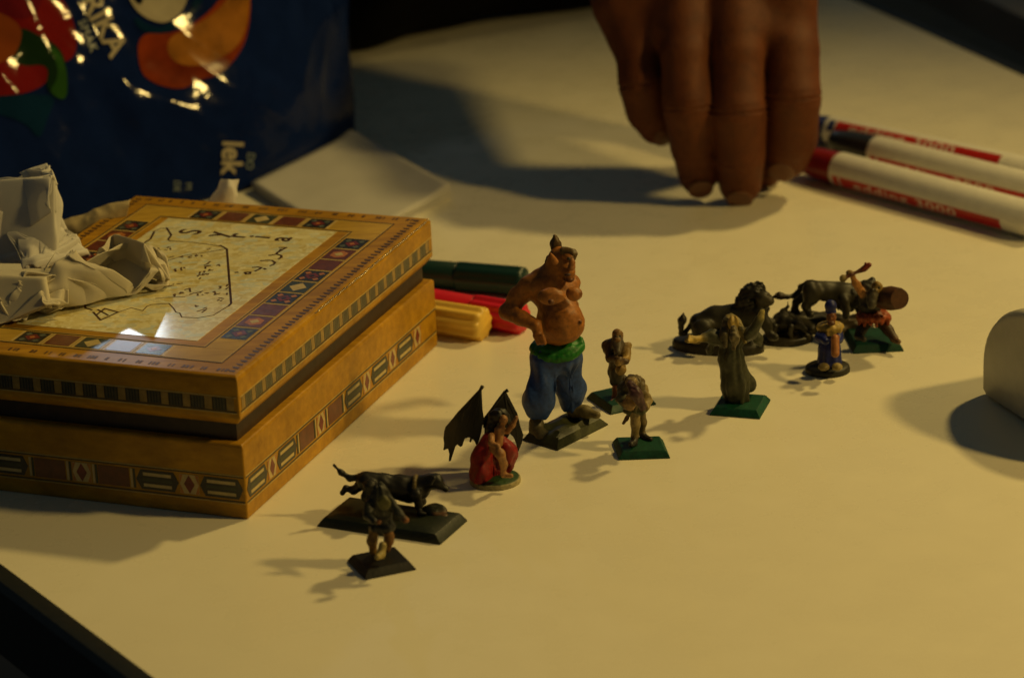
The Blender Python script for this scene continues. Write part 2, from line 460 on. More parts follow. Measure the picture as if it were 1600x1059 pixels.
def bx(u, v, z): return A0 + e1 * u + e2 * v + ez * z
def box_ring(rects):
    """stack of rectangles (inset, z) -> closed shell"""
    V = []; F = []
    for ins, z in rects:
        for (u, v) in ((ins, ins), (LEN - ins, ins), (LEN - ins, WID - ins), (ins, WID - ins)): V.append(bx(u, v, z))
    n = len(rects)
    for k in range(n - 1): F += [[k * 4 + i, k * 4 + (i + 1) % 4, k * 4 + 4 + (i + 1) % 4, k * 4 + 4 + i] for i in range(4)]
    F += [[3, 2, 1, 0], [4 * n - 4, 4 * n - 3, 4 * n - 2, 4 * n - 1]]
    return V, F
body = mesh("box_body", *box_ring([(0.4, 0), (0, 0.6), (0, 28.6), (0.7, 29.4)]), wood, box, smooth=False); bevel(body, 0.5)
core = mesh("box_lip", *box_ring([(3.6, 29.0), (3.6, 38)]), wood_d, box, smooth=False)
lid = mesh("lid", *box_ring([(2.6, 36.4), (0.2, 39.2), (0, 40), (0, 54.2), (0.5, 55.5), (1.7, HB)]), wood, box, smooth=False); bevel(lid, 0.35)

def face_pts(face, pts, off):
    """2-D face coordinates to the box: top (u,v), right (u,z), front (v,z)"""
    pts = np.asarray(pts, float)
    if face == 'top': return np.array([bx(a, b_, HB + off) for a, b_ in pts])
    if face == 'right': return np.array([bx(a, -off, b_) for a, b_ in pts])
    return np.array([bx(-off, a, b_) for a, b_ in pts])
def inlay(name, face, poly, mat, parent=None, proud=0.16, z0=-0.05):
    lo = face_pts(face, poly, z0); hi = face_pts(face, poly, proud)
    v, f = prism(lo, hi)
    o = mesh(name, v, f, mat, parent or box, smooth=False)
    bm = bmesh.new(); bm.from_mesh(o.data); bmesh.ops.recalc_face_normals(bm, faces=bm.faces); bm.to_mesh(o.data); bm.free()
    return o
def rect(a, b_, c, d): return [(a, c), (b_, c), (b_, d), (a, d)]
def diamond(cx, cy, rx, ry): return [(cx - rx, cy), (cx, cy - ry), (cx + rx, cy), (cx, cy + ry)]

# pearl panel ---------------------------------------------------------------
m_pearl, nt, b = new_mat("mother_of_pearl")
mp = nt.nodes.new('ShaderNodeMapping'); mp.inputs['Scale'].default_value = (1.0, 1.6, 1.0); mp.inputs['Rotation'].default_value = (0, 0, 0.6); nt.links.new(ocoord(nt), mp.inputs[0])
nw = noise(nt, 70, 3, 0.5, mp.outputs[0])
wv = nt.nodes.new('ShaderNodeMix'); wv.data_type = 'VECTOR'; wv.inputs[0].default_value = 0.012; nt.links.new(mp.outputs[0], wv.inputs[4]); nt.links.new(nw.outputs[1], wv.inputs[5])
vo = nt.nodes.new('ShaderNodeTexVoronoi'); vo.inputs['Scale'].default_value = 230; nt.links.new(wv.outputs[1], vo.inputs['Vector'])
hs = nt.nodes.new('ShaderNodeSeparateColor'); nt.links.new(vo.outputs['Color'], hs.inputs[0])
n5 = noise(nt, 420, 4)
ca = mixc(nt, hs.outputs[0], (0.62, 0.50, 0.17), (0.84, 0.76, 0.42))
cb = mixc(nt, ramp(nt, hs.outputs[1], 0.55, 1.0), ca, (0.62, 0.68, 0.60))
cd = mixc(nt, ramp(nt, n5.outputs[0], 0.5, 0.72), cb, (0.90, 0.85, 0.60))
nt.links.new(cd, b.inputs['Base Color'])
b.inputs['Roughness'].default_value = 0.30; b.inputs['Coat Weight'].default_value = 0.45; b.inputs['Coat Roughness'].default_value = 0.07; b.inputs['Metallic'].default_value = 0.0
bb = nt.nodes.new('ShaderNodeBump'); bb.inputs['Strength'].default_value = 0.5; bb.inputs['Distance'].default_value = 0.0006
nt.links.new(hs.outputs[2], bb.inputs['Height']); nt.links.new(bb.outputs[0], b.inputs['Normal'])
pearl = inlay("pearl_panel", 'top', rect(30, LEN - 26, 30.5, WID - 29), m_pearl, proud=0.12)
pearl["label"] = "pearly panel with a brown map outline and lettering"

# border lines, corner mitres
m_line = simple("inlay_dark_line", (0.05, 0.04, 0.02), 0.4, 0.2, 500)
m_pline = simple("inlay_pale_line", (0.48, 0.34, 0.10), 0.4, 0.2, 500)
def frame_line(ins, w, mat, name, proud):
    for a in (rect(ins, LEN - ins, ins, ins + w), rect(ins, LEN - ins, WID - ins - w, WID - ins), rect(ins, ins + w, ins + w, WID - ins - w), rect(LEN - ins - w, LEN - ins, ins + w, WID - ins - w)):
        inlay(name, 'top', a, mat, proud=proud)
inlay("border_band", 'top', rect(12, 24.6, 12, WID - 12), wood_l, proud=0.05); inlay("border_band", 'top', rect(LEN - 24.6, LEN - 12, 12, WID - 12), wood_l, proud=0.05)
inlay("border_band", 'top', rect(24.7, LEN - 24.7, 12, 24.6), wood_l, proud=0.05); inlay("border_band", 'top', rect(24.7, LEN - 24.7, WID - 24.6, WID - 12), wood_l, proud=0.05)
for ins in (11.2, 24.4):
    frame_line(ins, 0.45, m_line, "border_line", 0.14); frame_line(ins + 0.75, 0.35, m_pline, "border_line", 0.12)

# border tiles
def tile(face, u, v, su, sv, kind):
    """one mosaic tile centred at u,v"""
    if kind == 'plain':
        return inlay("mosaic_tile", face, rect(u - su, u + su, v - sv, v + sv), i_brn)
    t = inlay("mosaic_tile", face, rect(u - su, u + su, v - sv, v + sv), {'red': i_dark, 'dark': i_dark, 'hex': i_brn, 'pale': i_grn}[kind])
    if kind in ('red', 'dark'):
        inlay("diamond", face, diamond(u, v, su * .62, sv * .62), i_red, t, 0.22)
        for sx, sy in ((1, 1), (1, -1), (-1, 1), (-1, -1)):
            inlay("corner_chip", face, diamond(u + sx * su * .55, v + sy * sv * .55, su * .28, sv * .28), i_gry if kind == 'red' else i_org, t, 0.20)
        inlay("centre_chip", face, diamond(u, v, su * .25, sv * .25), i_org if kind == 'red' else i_dark, t, 0.26)
    elif kind == 'hex':
        hx = [(u + su * .72 * math.cos(a), v + sv * .72 * math.sin(a)) for a in np.arange(6) * math.pi / 3]
        inlay("star", face, hx, i_org, t, 0.20); inlay("centre_chip", face, diamond(u, v, su * .4, sv * .4), i_pale, t, 0.25)
    else:
        inlay("diamond", face, diamond(u, v, su * .8, sv * .7), i_pale, t, 0.22)
def divider(face, poly): inlay("divider", face, poly, i_pale, proud=0.13)
seq = ['red', 'hex', 'plain', 'dark', 'pale', 'dark', 'plain', 'hex', 'red']
for k, kd in enumerate(seq):
    u = 41 + k * 13.2
    tile('top', u, 18.3, 5.7, 5.2, kd); tile('top', u, WID - 18.3, 5.7, 5.2, kd)
    for vv in (18.3, WID - 18.3): divider('top', rect(u + 6.1, u + 6.5, vv - 5.4, vv + 5.4)); divider('top', rect(u - 6.5, u - 6.1, vv - 5.4, vv + 5.4))
seq2 = ['red', 'plain', 'pale', 'plain', 'red']
for k, kd in enumerate(seq2):
    for uu in (18.3, LEN - 18.3):
        v = 42.5 + k * 12.75
        tile('top', uu, v, 5.2, 5.2, kd)
        for s in (-1, 1): divider('top', rect(uu - 5.4, uu + 5.4, v + s * 5.75 - .2, v + s * 5.75 + .2)); divider('top', rect(uu - 5.4, uu + 5.4, v + s * 6.35 - .15, v + s * 6.35 + .15))

# tiny dashes along the front and back rims and the toothed right rim: too small to pick apart
def rim_marks():
    mb = MB()
    for face_u in (5.2, LEN - 5.2):
        v = 6.0
        while v < WID - 6:
            k = int(rng.integers(1, 4))
            for j in range(k):
                p = rect(face_u - 1.3, face_u + 1.3, v, v + rng.uniform(.5, 1.2))
                a, f = prism(face_pts('top', p, -.05), face_pts('top', p, .1)); mb.add(a, f); v += rng.uniform(1.3, 1.8)
            v += rng.uniform(2.0, 4.5)
    for fv_ in (2.9, WID - 6.1):
        u = 4.0
        while u < LEN - 5:
            w = rng.uniform(1.8, 2.6)
            p = [(u, fv_), (u + w, fv_ + .3), (u + w * .8, fv_ + 3.2), (u + .4, fv_ + 2.2)]
            a, f = prism(face_pts('top', p, -.05), face_pts('top', p, .1)); mb.add(a, f); u += rng.uniform(3.0, 3.6)
    v, f = mb.done()
    o = mesh("rim_marks", v, f, simple("inlay_brown_mark", (0.09, 0.045, 0.015), 0.35, 0.3, 500), box, smooth=False); o["kind"] = "stuff"
    bm = bmesh.new(); bm.from_mesh(o.data); bmesh.ops.recalc_face_normals(bm, faces=bm.faces); bm.to_mesh(o.data); bm.free()
rim_marks()
# added metallic beads that stand in for glints along the rounded right rim
mb = MB()
for u in np.arange(70, LEN - 2, 2.3):
    for du in (0, .9):
        P = bx(u + du + rng.uniform(-.3, .3), 0.35 + rng.uniform(-.2, .3), HB - .55); r = rng.uniform(.35, .62)
        a = np.array([P + r * np.array(d) for d in ((1, 0, 0), (-1, 0, 0), (0, 1, 0), (0, -1, 0), (0, 0, 1), (0, 0, -1))])
        mb.add(a, [[0, 2, 4], [2, 1, 4], [1, 3, 4], [3, 0, 4], [2, 0, 5], [1, 2, 5], [3, 1, 5], [0, 3, 5]])
bd = mesh("glint_beads", *mb.done(), simple("glint_metal", (0.80, 0.68, 0.45), 0.22, 0.1, 300, 0, 0.8, 0.5, 0.9), box); bd["kind"] = "stuff"

# strip of small blocks round the lid side, mosaic strip round the body side
def lid_strip(face, L):
    inlay("strip_line", face, rect(1, L - 1, 47.6, 48.0), m_pline); inlay("strip_line", face, rect(1, L - 1, 42.0, 42.4), m_line)
    inlay("strip_line", face, rect(1, L - 1, 41.4, 41.8), m_pline)
    u = 2.0; k = 0
    while u < L - 5:
        w = 3.0 if k % 2 == 0 else 4.6
        if k % 2 == 0: inlay("inlay_block", face, rect(u, u + w, 42.6, 47.4), simple('inlay_honey', (.30, .19, .045), .35, .25, 400, coat=.1))
        else:
            t = inlay("inlay_block", face, rect(u, u + w, 42.6, 47.4), simple('inlay_olive', (.14, .12, .055), .35, .2, 400, coat=.1) if face == 'right' else simple('inlay_moss', (.080, .066, .026), .35, .25, 400, coat=.1))
            for q_ in (0.25, 0.5, 0.75): inlay("stripe", face, rect(u + w * q_ - .22, u + w * q_ + .22, 42.7, 47.3), i_dark, t, 0.2)
        inlay("divider", face, rect(u + w + .1, u + w + .5, 42.6, 47.4), i_dark)
        u += w + .6; k += 1
lid_strip('right', LEN); lid_strip('front', WID)
def hexblock(face, u0, u1):
    c = 11.6; h = 3.9
    t = inlay("mosaic_piece", face, [(u0, c), (u0 + 2, c - h), (u1 - 2, c - h), (u1, c), (u1 - 2, c + h), (u0 + 2, c + h)], i_dark)
    for s in (-1, 0, 1): inlay("stripe", face, rect(u0 + 2.6 + abs(s) * .4, u1 - 2.6 - abs(s) * .4, c + s * 2.2 - .62, c + s * 2.2 + .62), i_grn if s == 0 else i_pale, t, 0.22)
def reddiamond(face, u):
    t = inlay("mosaic_piece", face, rect(u - 3.9, u + 3.9, 7.8, 15.4), i_pale)
    inlay("diamond", face, diamond(u, 11.6, 2.2, 3.7), i_red, t, 0.22)
    for sx in (-1, 1):
        for sy in (-1, 1): inlay("corner_chip", face, [(u + sx * 3.8, 11.6), (u + sx * 3.8, 11.6 + sy * 3.7), (u + sx * 2.4, 11.6 + sy * 3.7)][::sx * sy], i_org, t, 0.2)
def plainblock(face, u0, u1):
    inlay("mosaic_piece", face, rect(u0 + 2.6, u1 - 2.6, 7.8, 15.4), i_brn)
    for a in (u0, u1 - 2.2):
        inlay("mosaic_piece", face, rect(a, a + .9, 7.8, 15.4), i_grn); inlay("mosaic_piece", face, rect(a + 1.1, a + 2.0, 7.8, 15.4), i_pale)
def body_strip(face, L):
    for z in (16.2, 6.5):
        inlay("strip_line", face, rect(.6, L - .6, z, z + .45), m_line); inlay("strip_line", face, rect(.6, L - .6, z + .6 * (1 if z > 10 else -1), z + .6 * (1 if z > 10 else -1) + .35), m_pline)
    u = 1.0
    pat = ['h', 'd', 'h', 'p', 'd', 'p', 'h', 'd', 'h', 'd'] if face == 'right' else ['h', 'd', 'h', 'p', 'd', 'p', 'h', 'd', 'h', 'p']
    wd = {'h': 17.5, 'd': 8.0, 'p': 18.0}
    i = 0
    while u + wd[pat[i % len(pat)]] < L - 1:
        k = pat[i % len(pat)]; w = wd[k]
        if k == 'h': hexblock(face, u, u + w)
        elif k == 'd': reddiamond(face, u + w / 2)
        else: plainblock(face, u, u + w)
        u += w + .35; i += 1
body_strip('right', LEN); body_strip('front', WID)

# engraved map and lettering on the pearl panel
m_ink = simple("burnt_brown_ink", (0.055, 0.022, 0.010), 0.5, 0.3, 600)
m_ink2 = simple("faded_brown_ink", (0.10, 0.05, 0.018), 0.5, 0.3, 600)
def lidpt(x, y):
    w = G(x, y, HB) - A0; return (w @ e1, w @ e2)
def crop1(L): return [lidpt(130 + x / 4.41, 300 + y / 4.41) for x, y in L]
def ink(name, lines, w, mat, z=0.17):
    v, f = strokes(lines, w)
    zz = z + 0.03 * ((np.arange(len(v)) // 4) % 5) / 5
    V = np.array([bx(a, b_, HB + c) for (a, b_), c in zip(v, zz)])
    return mesh(name, V, f, mat, pearl, smooth=False)
ink("map_outline", [crop1(l) for l in ([(375, 445), (390, 375), (465, 325), (490, 275)], [(575, 250), (607, 300), (585, 330)], [(945, 370), (990, 395), (1020, 770), (1005, 785)])], 0.9, m_ink)
ink("map_outline", [crop1(l) for l in ([(490, 275), (530, 255), (575, 250)], [(585, 330), (600, 340), (760, 350), (945, 375)], [(560, 482), (700, 440), (840, 420), (990, 394)], [(375, 445), (330, 560), (240, 660), (120, 740), (10, 790)],
    [(500, 735), (590, 728), (700, 725)], [(410, 820), (440, 790), (470, 778), (520, 775), (590, 770), (620, 800), (640, 830), (665, 835), (680, 865)], [(1005, 785), (900, 850), (790, 870), (680, 865)], [(410, 820), (330, 800), (240, 830)])], 0.5, m_ink2)
ink("map_outline", [crop1(l) for l in ([(70, 830), (120, 885), (240, 830), (150, 805), (90, 850)], [(10, 760), (15, 800), (60, 815)], [(100, 812), (170, 850)])], 0.9, m_ink)
def scribble(cx, cy, n, w):
    u0, v0 = lidpt(cx, cy); L = []
    for _ in range(n):
        a = np.array([u0 + rng.normal() * 2.6, v0 + rng.normal() * 1.6]); pl = [a]
        for _ in range(int(rng.integers(1, 4))): pl.append(pl[-1] + np.array([rng.uniform(-2.2, 2.2), rng.uniform(-1.3, 1.3)]))
        L.append(pl)
    return L
sc_ = []
for (x, y) in ((500, 400), (590, 400), (545, 475), (720, 460), (800, 425), (650, 530), (830, 560), (880, 520), (800, 585), (640, 640), (660, 700), (790, 700), (860, 690), (970, 665), (830, 800), (960, 750)):
    sc_ += scribble(130 + x / 4.41, 300 + y / 4.41, 4, .6)
o = ink("place_names", sc_, 0.75, m_ink2, 0.16)
ink("place_names", scribble(130 + 500 / 4.41, 300 + 398 / 4.41, 5, .6), 0.9, m_ink, .16)
for ch, x, y in (('S', 299, 363), ('y', 338, 366.5), ('r', 370, 369), ('i', 407, 371), ('a', 439, 374)):
    v, f = text_mesh(ch, 13.5, bold=0.25); u0, v0 = lidpt(x, y)
    mesh("letter", np.array([bx(u0 + a * .95, v0 + b_ * 1.0, HB + .18) for a, b_ in v]), f, m_ink, pearl, smooth=False)
def crop2(L): return [lidpt(270 + x / 8, 340 + y / 8) for x, y in L]
ink("arabic_lettering", [crop2(l) for l in ([(1335, 378), (1420, 380), (1380, 400), (1310, 440), (1290, 465), (1205, 478)], [(1350, 400), (1330, 430)], [(1300, 462), (1355, 478), (1360, 500), (1325, 520)],
    [(1100, 545), (1180, 538), (1240, 540), (1280, 565), (1260, 590), (1220, 608)], [(1140, 640), (1160, 650)], [(1000, 628), (1060, 622), (1110, 628), (1080, 650), (1030, 672)], [(970, 685), (900, 690), (920, 710), (965, 705), (970, 685)], [(785, 690), (812, 688)])], 1.0, m_ink)

# ================================================================== FIGURINES
GREEN = (0.004, 0.075, 0.038)
# ---- big bare-chested ogre in blue trousers
SK, SKD, HAIR = (0.50, 0.185, 0.030), (0.20, 0.07, 0.02), (0.13, 0.075, 0.022)
BLUE, SASH, SHOE = (0.034, 0.092, 0.36), (0.014, 0.22, 0.02), (0.16, 0.14, 0.075)
og = Fig((884, 678))
ogre = thing("ogre_figurine", og.base, "largest figurine, bare chested ogre with blue baggy trousers and green sash", "figurine")
slot_base(ogre, [(817, 688), (871, 704), (950, 664)], 3.6, 2.4, (0.060, 0.066, 0.018), lumpy=2.2)
c = og.cap; e = og.ell
pr = [e((870, 505, 0), (33, 27, 38), SK, 2), e((881, 502, -5), (32, 28, 36), SK, 3),             # trunk, belly
      e((864, 458, 0), (35, 23, 28), SK, 4), e((897, 459, -10), (12, 11, 11), SK, 3), e((862, 464, -15), (21, 11, 13), SK, 3),   # chest, breasts
      e((906, 458, -11), 3.2, SKD, 0.4), e((861, 472, -22), 3.4, SKD, 0.4), e((907, 503, -10), 2.6, SKD, .4),
      e((845, 440, 2), (24, 20, 16), SK, 4), e((884, 443, 6), (22, 20, 15), SK, 4),
      *og.chain([(826, 446, 0, 15), (808, 466, 2, 14.5), (793, 486, 2, 12.5)], SK, 2), *og.chain([(793, 487, 1, 12.5), (815, 496, -5, 11.5), (838, 508, -9, 8)], SK, 1.5),
      c((838, 508, -9), (842, 524, -10), 8, 9, SK, 1), *[c((837 + 5 * i, 524, -11 - i), (841 + 5 * i, 536, -12 - i), 4, 3.2, SK, .6) for i in range(3)],
      *og.chain([(888, 450, 14, 13), (892, 476, 24, 12), (880, 505, 22, 9)], SK, 2),               # far arm, behind the belly
      c((860, 432, 2), (872, 414, 0), 21, 17, SK, 3),                                                # neck
      e((875, 406, -1), (19, 19, 21), SK, 2), e((888, 424, -4), (11, 12, 12), SK, 2.5),              # skull, muzzle
      e((889, 398, -5), (10, 12, 5), SK, 1.2), e((894, 411, -8), (5.5, 5, 8), (0.42, 0.17, 0.05), 1), e((893, 418, -8), (6, 6, 4), (0.45, 0.19, 0.06), 1),
      e((890, 436, -5), (8.5, 9, 4.5), SKD, 1.2), e((887, 429, -12), (6, 3, 2.2), (0.06, 0.02, 0.01), .4),
      e((889, 405, -13), (4, 3, 3.4), (0.05, 0.03, 0.015), .4), e((895, 403, -7), (3, 4, 3.4), (0.05, 0.03, 0.015), .4),
      c((868, 409, -12), (860, 396, -13), 4.5, 1.2, SK, .8)]                                          # ear
part("body", pr, ogre, 0.4, disp=addf(wav(1.1, .12, 3), wav(.45, .2, 4)))
part("hair", [og.cap((871, 396, 2), (868, 381, 2), 9, 7.5, HAIR, 1.5), og.cap((868, 381, 2), (867, 369, 2), 6.5, 3, HAIR, 1.5), og.cap((861, 408, 3), (858, 425, 3), 10, 8, HAIR, 2), og.cap((880, 391, -4), (896, 395, -5), 6, 6.5, (.16, .10, .03), 1), og.cap((896, 397, -6), (897, 404, -4), 5, 3, (.15, .09, .03), 1)], ogre, 0.35, disp=wav(2.2, .22, 5))
tr = [e((869, 556, 1), (39, 29, 26), BLUE, 3),
      *og.chain([(850, 562, -2, 21), (849, 592, -3, 18)], BLUE, 3), e((842, 626, -4), (27, 23, 25), BLUE, 4), e((845, 608, -4), (21, 19, 24), BLUE, 3), e((842, 643, -3), (19, 17, 11), BLUE, 2),
      *og.chain([(888, 560, 4, 22), (889, 590, 5, 20)], BLUE, 3), e((892, 608, 5), (24, 21, 23), BLUE, 3), e((892, 626, 6), (17, 16, 16), BLUE, 3), e((893, 638, 6), (11, 11, 8), BLUE, 2)]
P0 = og.p(845, 600); P1 = og.p(890, 600)
def trf(X, Y, Z):
    a = np.arctan2(Y - P0[1], X - np.where(X < (P0[0] + P1[0]) / 2, P0[0], P1[0]))
    return 0.5 * np.sin(7 * a + 0.22 * Z) * np.sin(0.16 * Z + 1.0)
part("trousers", tr, ogre, 0.4, disp=addf(trf, wav(.55, .22, 8)))
oc = og.p(871, 541)
def sashpt(a, dz, gr):
    rx, ry = (38.5 + gr) * og.s, (28.5 + gr) * og.s
    return oc + np.array([rx * math.cos(a), ry * math.sin(a), 1.0 * math.cos(a) * .6 + 1.9 * math.sin(a) + dz])
an_ = np.linspace(0, 2 * math.pi, 33)
part("sash", [Cap(sashpt(an_[i], dz, gr), sashpt(an_[i + 1], dz, gr), .75, .75, 1.0, SASH) for dz, gr in ((-1.3, -.8), (-.5, -.2), (.4, -.6)) for i in range(32)] + [Ell(oc + [0, 0, .2], (37 * og.s, 27 * og.s, 2.6), 1.0, SASH)], ogre, 0.4, disp=wav(1.6, .15, 2))
part("shoe", [e((838, 663, -2), (12, 12, 14), SHOE, 2), *og.chain([(839, 676, -3, 11), (848, 681, -6, 9.5), (861, 686, -8, 7)], SHOE, 2)], ogre, 0.4, disp=wav(1.2, .15, 6))
part("shoe", [e((896, 639, 6), (12, 11, 12), SHOE, 2), *og.chain([(900, 643, 5, 9.5), (915, 643, 3, 9), (933, 648, 0, 6)], (.25, .20, .08), 2)], ogre, 0.4, disp=wav(1.2, .15, 7))

# ---- winged woman in red
RED, WIN, SKP = (0.36, 0.012, 0.010), (0.010, 0.009, 0.008), (0.50, 0.24, 0.085)
wg = Fig((774, 752)); c, e = wg.cap, wg.ell
wing = thing("winged_figurine", wg.base, "kneeling figurine in red robe with two black bat wings on round base", "figurine")
round_base(wing, wg.base, 9.6, 9.0, 2.0, (0.03, 0.085, 0.025), rim=(0.42, 0.36, 0.18), lump=0.8)
part("robe", [*wg.chain([(762, 684, 0, 9), (752, 712, 0, 14), (752, 748, -1, 17)], RED, 3), *wg.chain([(752, 740, -3, 13), (747, 757, -4, 10)], RED, 3), *wg.chain([(783, 690, 3, 9), (795, 704, 3, 11), (800, 713, 3, 8)], RED, 3), e((775, 725, 4), (22, 14, 30), (0.24, .010, .008), 3), *wg.chain([(790, 700, 0, 9), (796, 730, 2, 6)], (.30, .01, .01), 2), e((766, 742, 3), (26, 18, 14), RED, 3)], wing, 0.35, zmin=2.0, disp=addf(folds(9, .32, wg.base[0], wg.base[1]), wav(.8, .15, 1)))
part("body", [c((780, 672, 0), (779, 692, -1), 8, 7, SKP, 2), e((787, 656, -1), (6.5, 7, 8.5), SKP, 1), c((785, 664, 0), (783, 671, 0), 4, 5, SKP, 1), *wg.chain([(768, 681, -4, 5.5), (768, 693, -8, 4.6), (778, 697, -10, 4)], SKP, 1),
      *wg.chain([(772, 700, -4, 8), (781, 709, -11, 7.5)], SKP, 1.5), *wg.chain([(782, 709, -11, 7.4), (787, 725, -9, 5.8), (786, 738, -8, 4.4)], SKP, 1), c((786, 742, -8), (799, 743, -9), 4.4, 3.4, SKP, 1),
      *wg.chain([(793, 674, 0, 4.4), (801, 664, -2, 3.8), (807, 652, -2, 3.2)], SKP, 1), e((789, 655, -7), (2, 1.5, 1.2), (.1, .03, .02), .3)], wing, 0.3, sig=.2)
part("hair", [e((780, 648, 2), (12, 12, 11), (.016, .014, .011), 2), *wg.chain([(773, 652, 3, 10), (768, 668, 3, 8), (764, 682, 3, 5)], (.016, .014, .011), 2), c((792, 650, 2), (796, 668, 3), 5, 3, (.016, .014, .011), 2)], wing, 0.3, disp=wav(2.4, .2, 3))
def batwing(outline, ribs, depth, root):
    pts = np.array([wg.p(x, y, depth(x)) for x, y in outline])
    bm = bmesh.new(); vs = [bm.verts.new(p) for p in pts]
    f0 = bm.faces.new(vs); bmesh.ops.triangulate(bm, faces=[f0])
    bmesh.ops.subdivide_edges(bm, edges=bm.edges[:], cuts=2); bmesh.ops.triangulate(bm, faces=bm.faces)
    ret = bmesh.ops.solidify(bm, geom=bm.faces[:], thickness=0.7)
    bmesh.ops.recalc_face_normals(bm, faces=bm.faces); bm.verts.index_update()
    V = np.array([v.co[:] for v in bm.verts]); F = [[v.index for v in f.verts] for f in bm.faces]; bm.free()
    mb = MB(); mb.add(V, F)
    for r_ in ribs:
        mb.add(*tube([wg.p(x, y, depth(x) - .35) for x, y in r_], np.linspace(.75, .38, len(r_)), 8))
    V, F = mb.done()
    return mesh("wing", V, F, PAINT, wing, smooth=False, colors=np.tile(np.array(WIN), (len(V), 1)))
w1 = [(749, 612), (756, 652), (752, 676), (746, 696), (741, 686), (734, 682), (727, 684), (721, 697), (716, 693), (711, 698), (703, 720), (704, 708), (702, 700), (695, 702), (696, 692), (695, 684), (696, 674), (698, 666), (716, 645), (738, 622)]
batwing(w1, [[(754, 603), (750, 610), (752, 640), (757, 668)], [(750, 611), (728, 640), (703, 719)], [(750, 611), (735, 646), (721, 696)], [(750, 611), (718, 645), (694, 702)], [(750, 611), (742, 650), (735, 690)], [(750, 611), (716, 646), (698, 668)]], lambda x: 4 + (756 - x) * 0.10 + .0022 * (x - 735) ** 2, 0)
w2 = [(788, 614), (796, 628), (805, 647), (812, 663), (817, 678), (815, 690), (809, 705), (806, 692), (802, 682), (796, 676), (790, 688), (784, 676), (774, 672), (757, 680), (756, 652), (770, 634)]
batwing(w2, [[(794, 609), (788, 613), (772, 634), (757, 662)], [(788, 613), (804, 648), (810, 700)], [(788, 613), (806, 646), (815, 680)], [(788, 613), (792, 640), (790, 672)]], lambda x: 6 + (x - 756) * 0.05, 0)

# ---- black hound on long base
BK = (0.010, 0.009, 0.008)
hd = Fig((615, 808)); c, e = hd.cap, hd.ell
hound = thing("hound_figurine", hd.base, "black striding hound with pale collar on long dark rectangular base", "figurine")
slot_base(hound, [(496, 822), (688, 851), (730, 814)], 3.4, 1.8, (0.013, 0.020, 0.010), lumpy=1.0)
part("body", [*hd.chain([(572, 751, 0, 15), (600, 756, 0, 15), (628, 760, 0, 16), (652, 764, 0, 18)], BK, 3), *hd.chain([(655, 757, 0, 15), (672, 752, -1, 11), (682, 752, -2, 10)], BK, 2),
      *hd.chain([(680, 752, -2, 10.5), (697, 763, -3, 5)], BK, 1.5), c((676, 745, 1), (670, 752, 4), 4, 3.5, BK, 1), c((678, 747, -6), (673, 755, -7), 3.5, 3, BK, 1),
      *hd.chain([(561, 745, 2, 5.5), (546, 746, 2, 4.5), (533, 738, 2, 3.6), (522, 727, 2, 2.2)], BK, 1.5),
      *hd.chain([(565, 757, 5, 10), (552, 766, 6, 5.5), (541, 762, 6, 4.2)], BK, 1.5), *hd.chain([(540, 762, 6, 4.2), (535, 770, 6, 5)], BK, 1),
      *hd.chain([(578, 760, -5, 11), (571, 776, -6, 6), (584, 786, -6, 4.6), (588, 797, -8, 4.8)], BK, 1.5),
      *hd.chain([(650, 772, -6, 9), (654, 788, -6, 5), (656, 802, -7, 4.6)], BK, 1.5), c((656, 801, -8), (664, 802, -8), 4.6, 3.6, BK, 1), *hd.chain([(652, 772, 6, 8), (660, 784, 7, 5), (654, 792, 7, 4.4)], BK, 1.5),
      c((612, 762, 0), (640, 772, 0), 13, 13, BK, 2)], hound, 0.4, disp=addf(wav(.9, .15, 4), wav(2.2, .07, 5)))
rg = [hd.p(650 + 3 * math.sin(a) , 763 + 19 * math.cos(a), 18.5 * hd.s * math.sin(a)) for a in np.linspace(0, 2 * math.pi, 21)]
part("collar", [Cap(rg[i], rg[i + 1], .75, .75, .4, (.20, .15, .06)) for i in range(20)], hound, 0.3)
part("rock", [e((676, 798, -4), (21, 17, 10), (.016, .018, .01), 3), e((690, 806, -8), (13, 11, 5), (.10, .045, .016), 2)], hound, 0.4, zmin=3.0, disp=wav(.9, .4, 9))

# ---- small front figure, back to the viewer
fr = Fig((597, 882)); c, e = fr.cap, fr.ell
DK, YL = (0.022, 0.024, 0.017), (0.30, 0.17, 0.035)
front = thing("hooded_figurine", fr.base, "nearest small figurine, dark hooded with yellow trousers on black base", "figurine")
slot_base(front, [(543, 877), (571, 906), (650, 890)], 3.0, 1.6, (0.012, 0.012, 0.012))
part("body", [e((594, 767, 0), (11, 12, 13), DK, 2), c((595, 782, 0), (597, 806, 0), 16, 13, DK, 3), e((580, 788, 0), (9, 10, 12), DK, 2), e((611, 788, 0), (9, 10, 12), DK, 2), e((600, 785, -9), (10, 7, 13), (.10, .095, .02), 2),
      *fr.chain([(577, 790, -2, 7), (574, 806, -5, 6), (586, 814, -9, 5)], DK, 1.5), e((592, 815, -11), (5, 4, 4), (.24, .09, .03), .8), *fr.chain([(614, 790, -2, 7), (624, 804, -4, 5.5), (631, 812, -5, 4.6)], DK, 1.5), e((635, 813, -5), (5, 5, 4.5), (.36, .13, .035), .8),
      e((597, 822, 0), (21, 18, 10), (.014, .016, .018), 3), e((597, 806, 0), (14.5, 13.5, 4.5), (.018, .02, .03), 1)], front, 0.35, disp=addf(folds(8, .25, fr.base[0], fr.base[1]), wav(1.5, .15, 3)))
part("leg", [*fr.chain([(585, 828, 0, 8.5), (581, 845, -1, 7), (583, 862, 1, 6)], YL, 1.5)], front, 0.35, disp=wav(1.6, .12, 3))
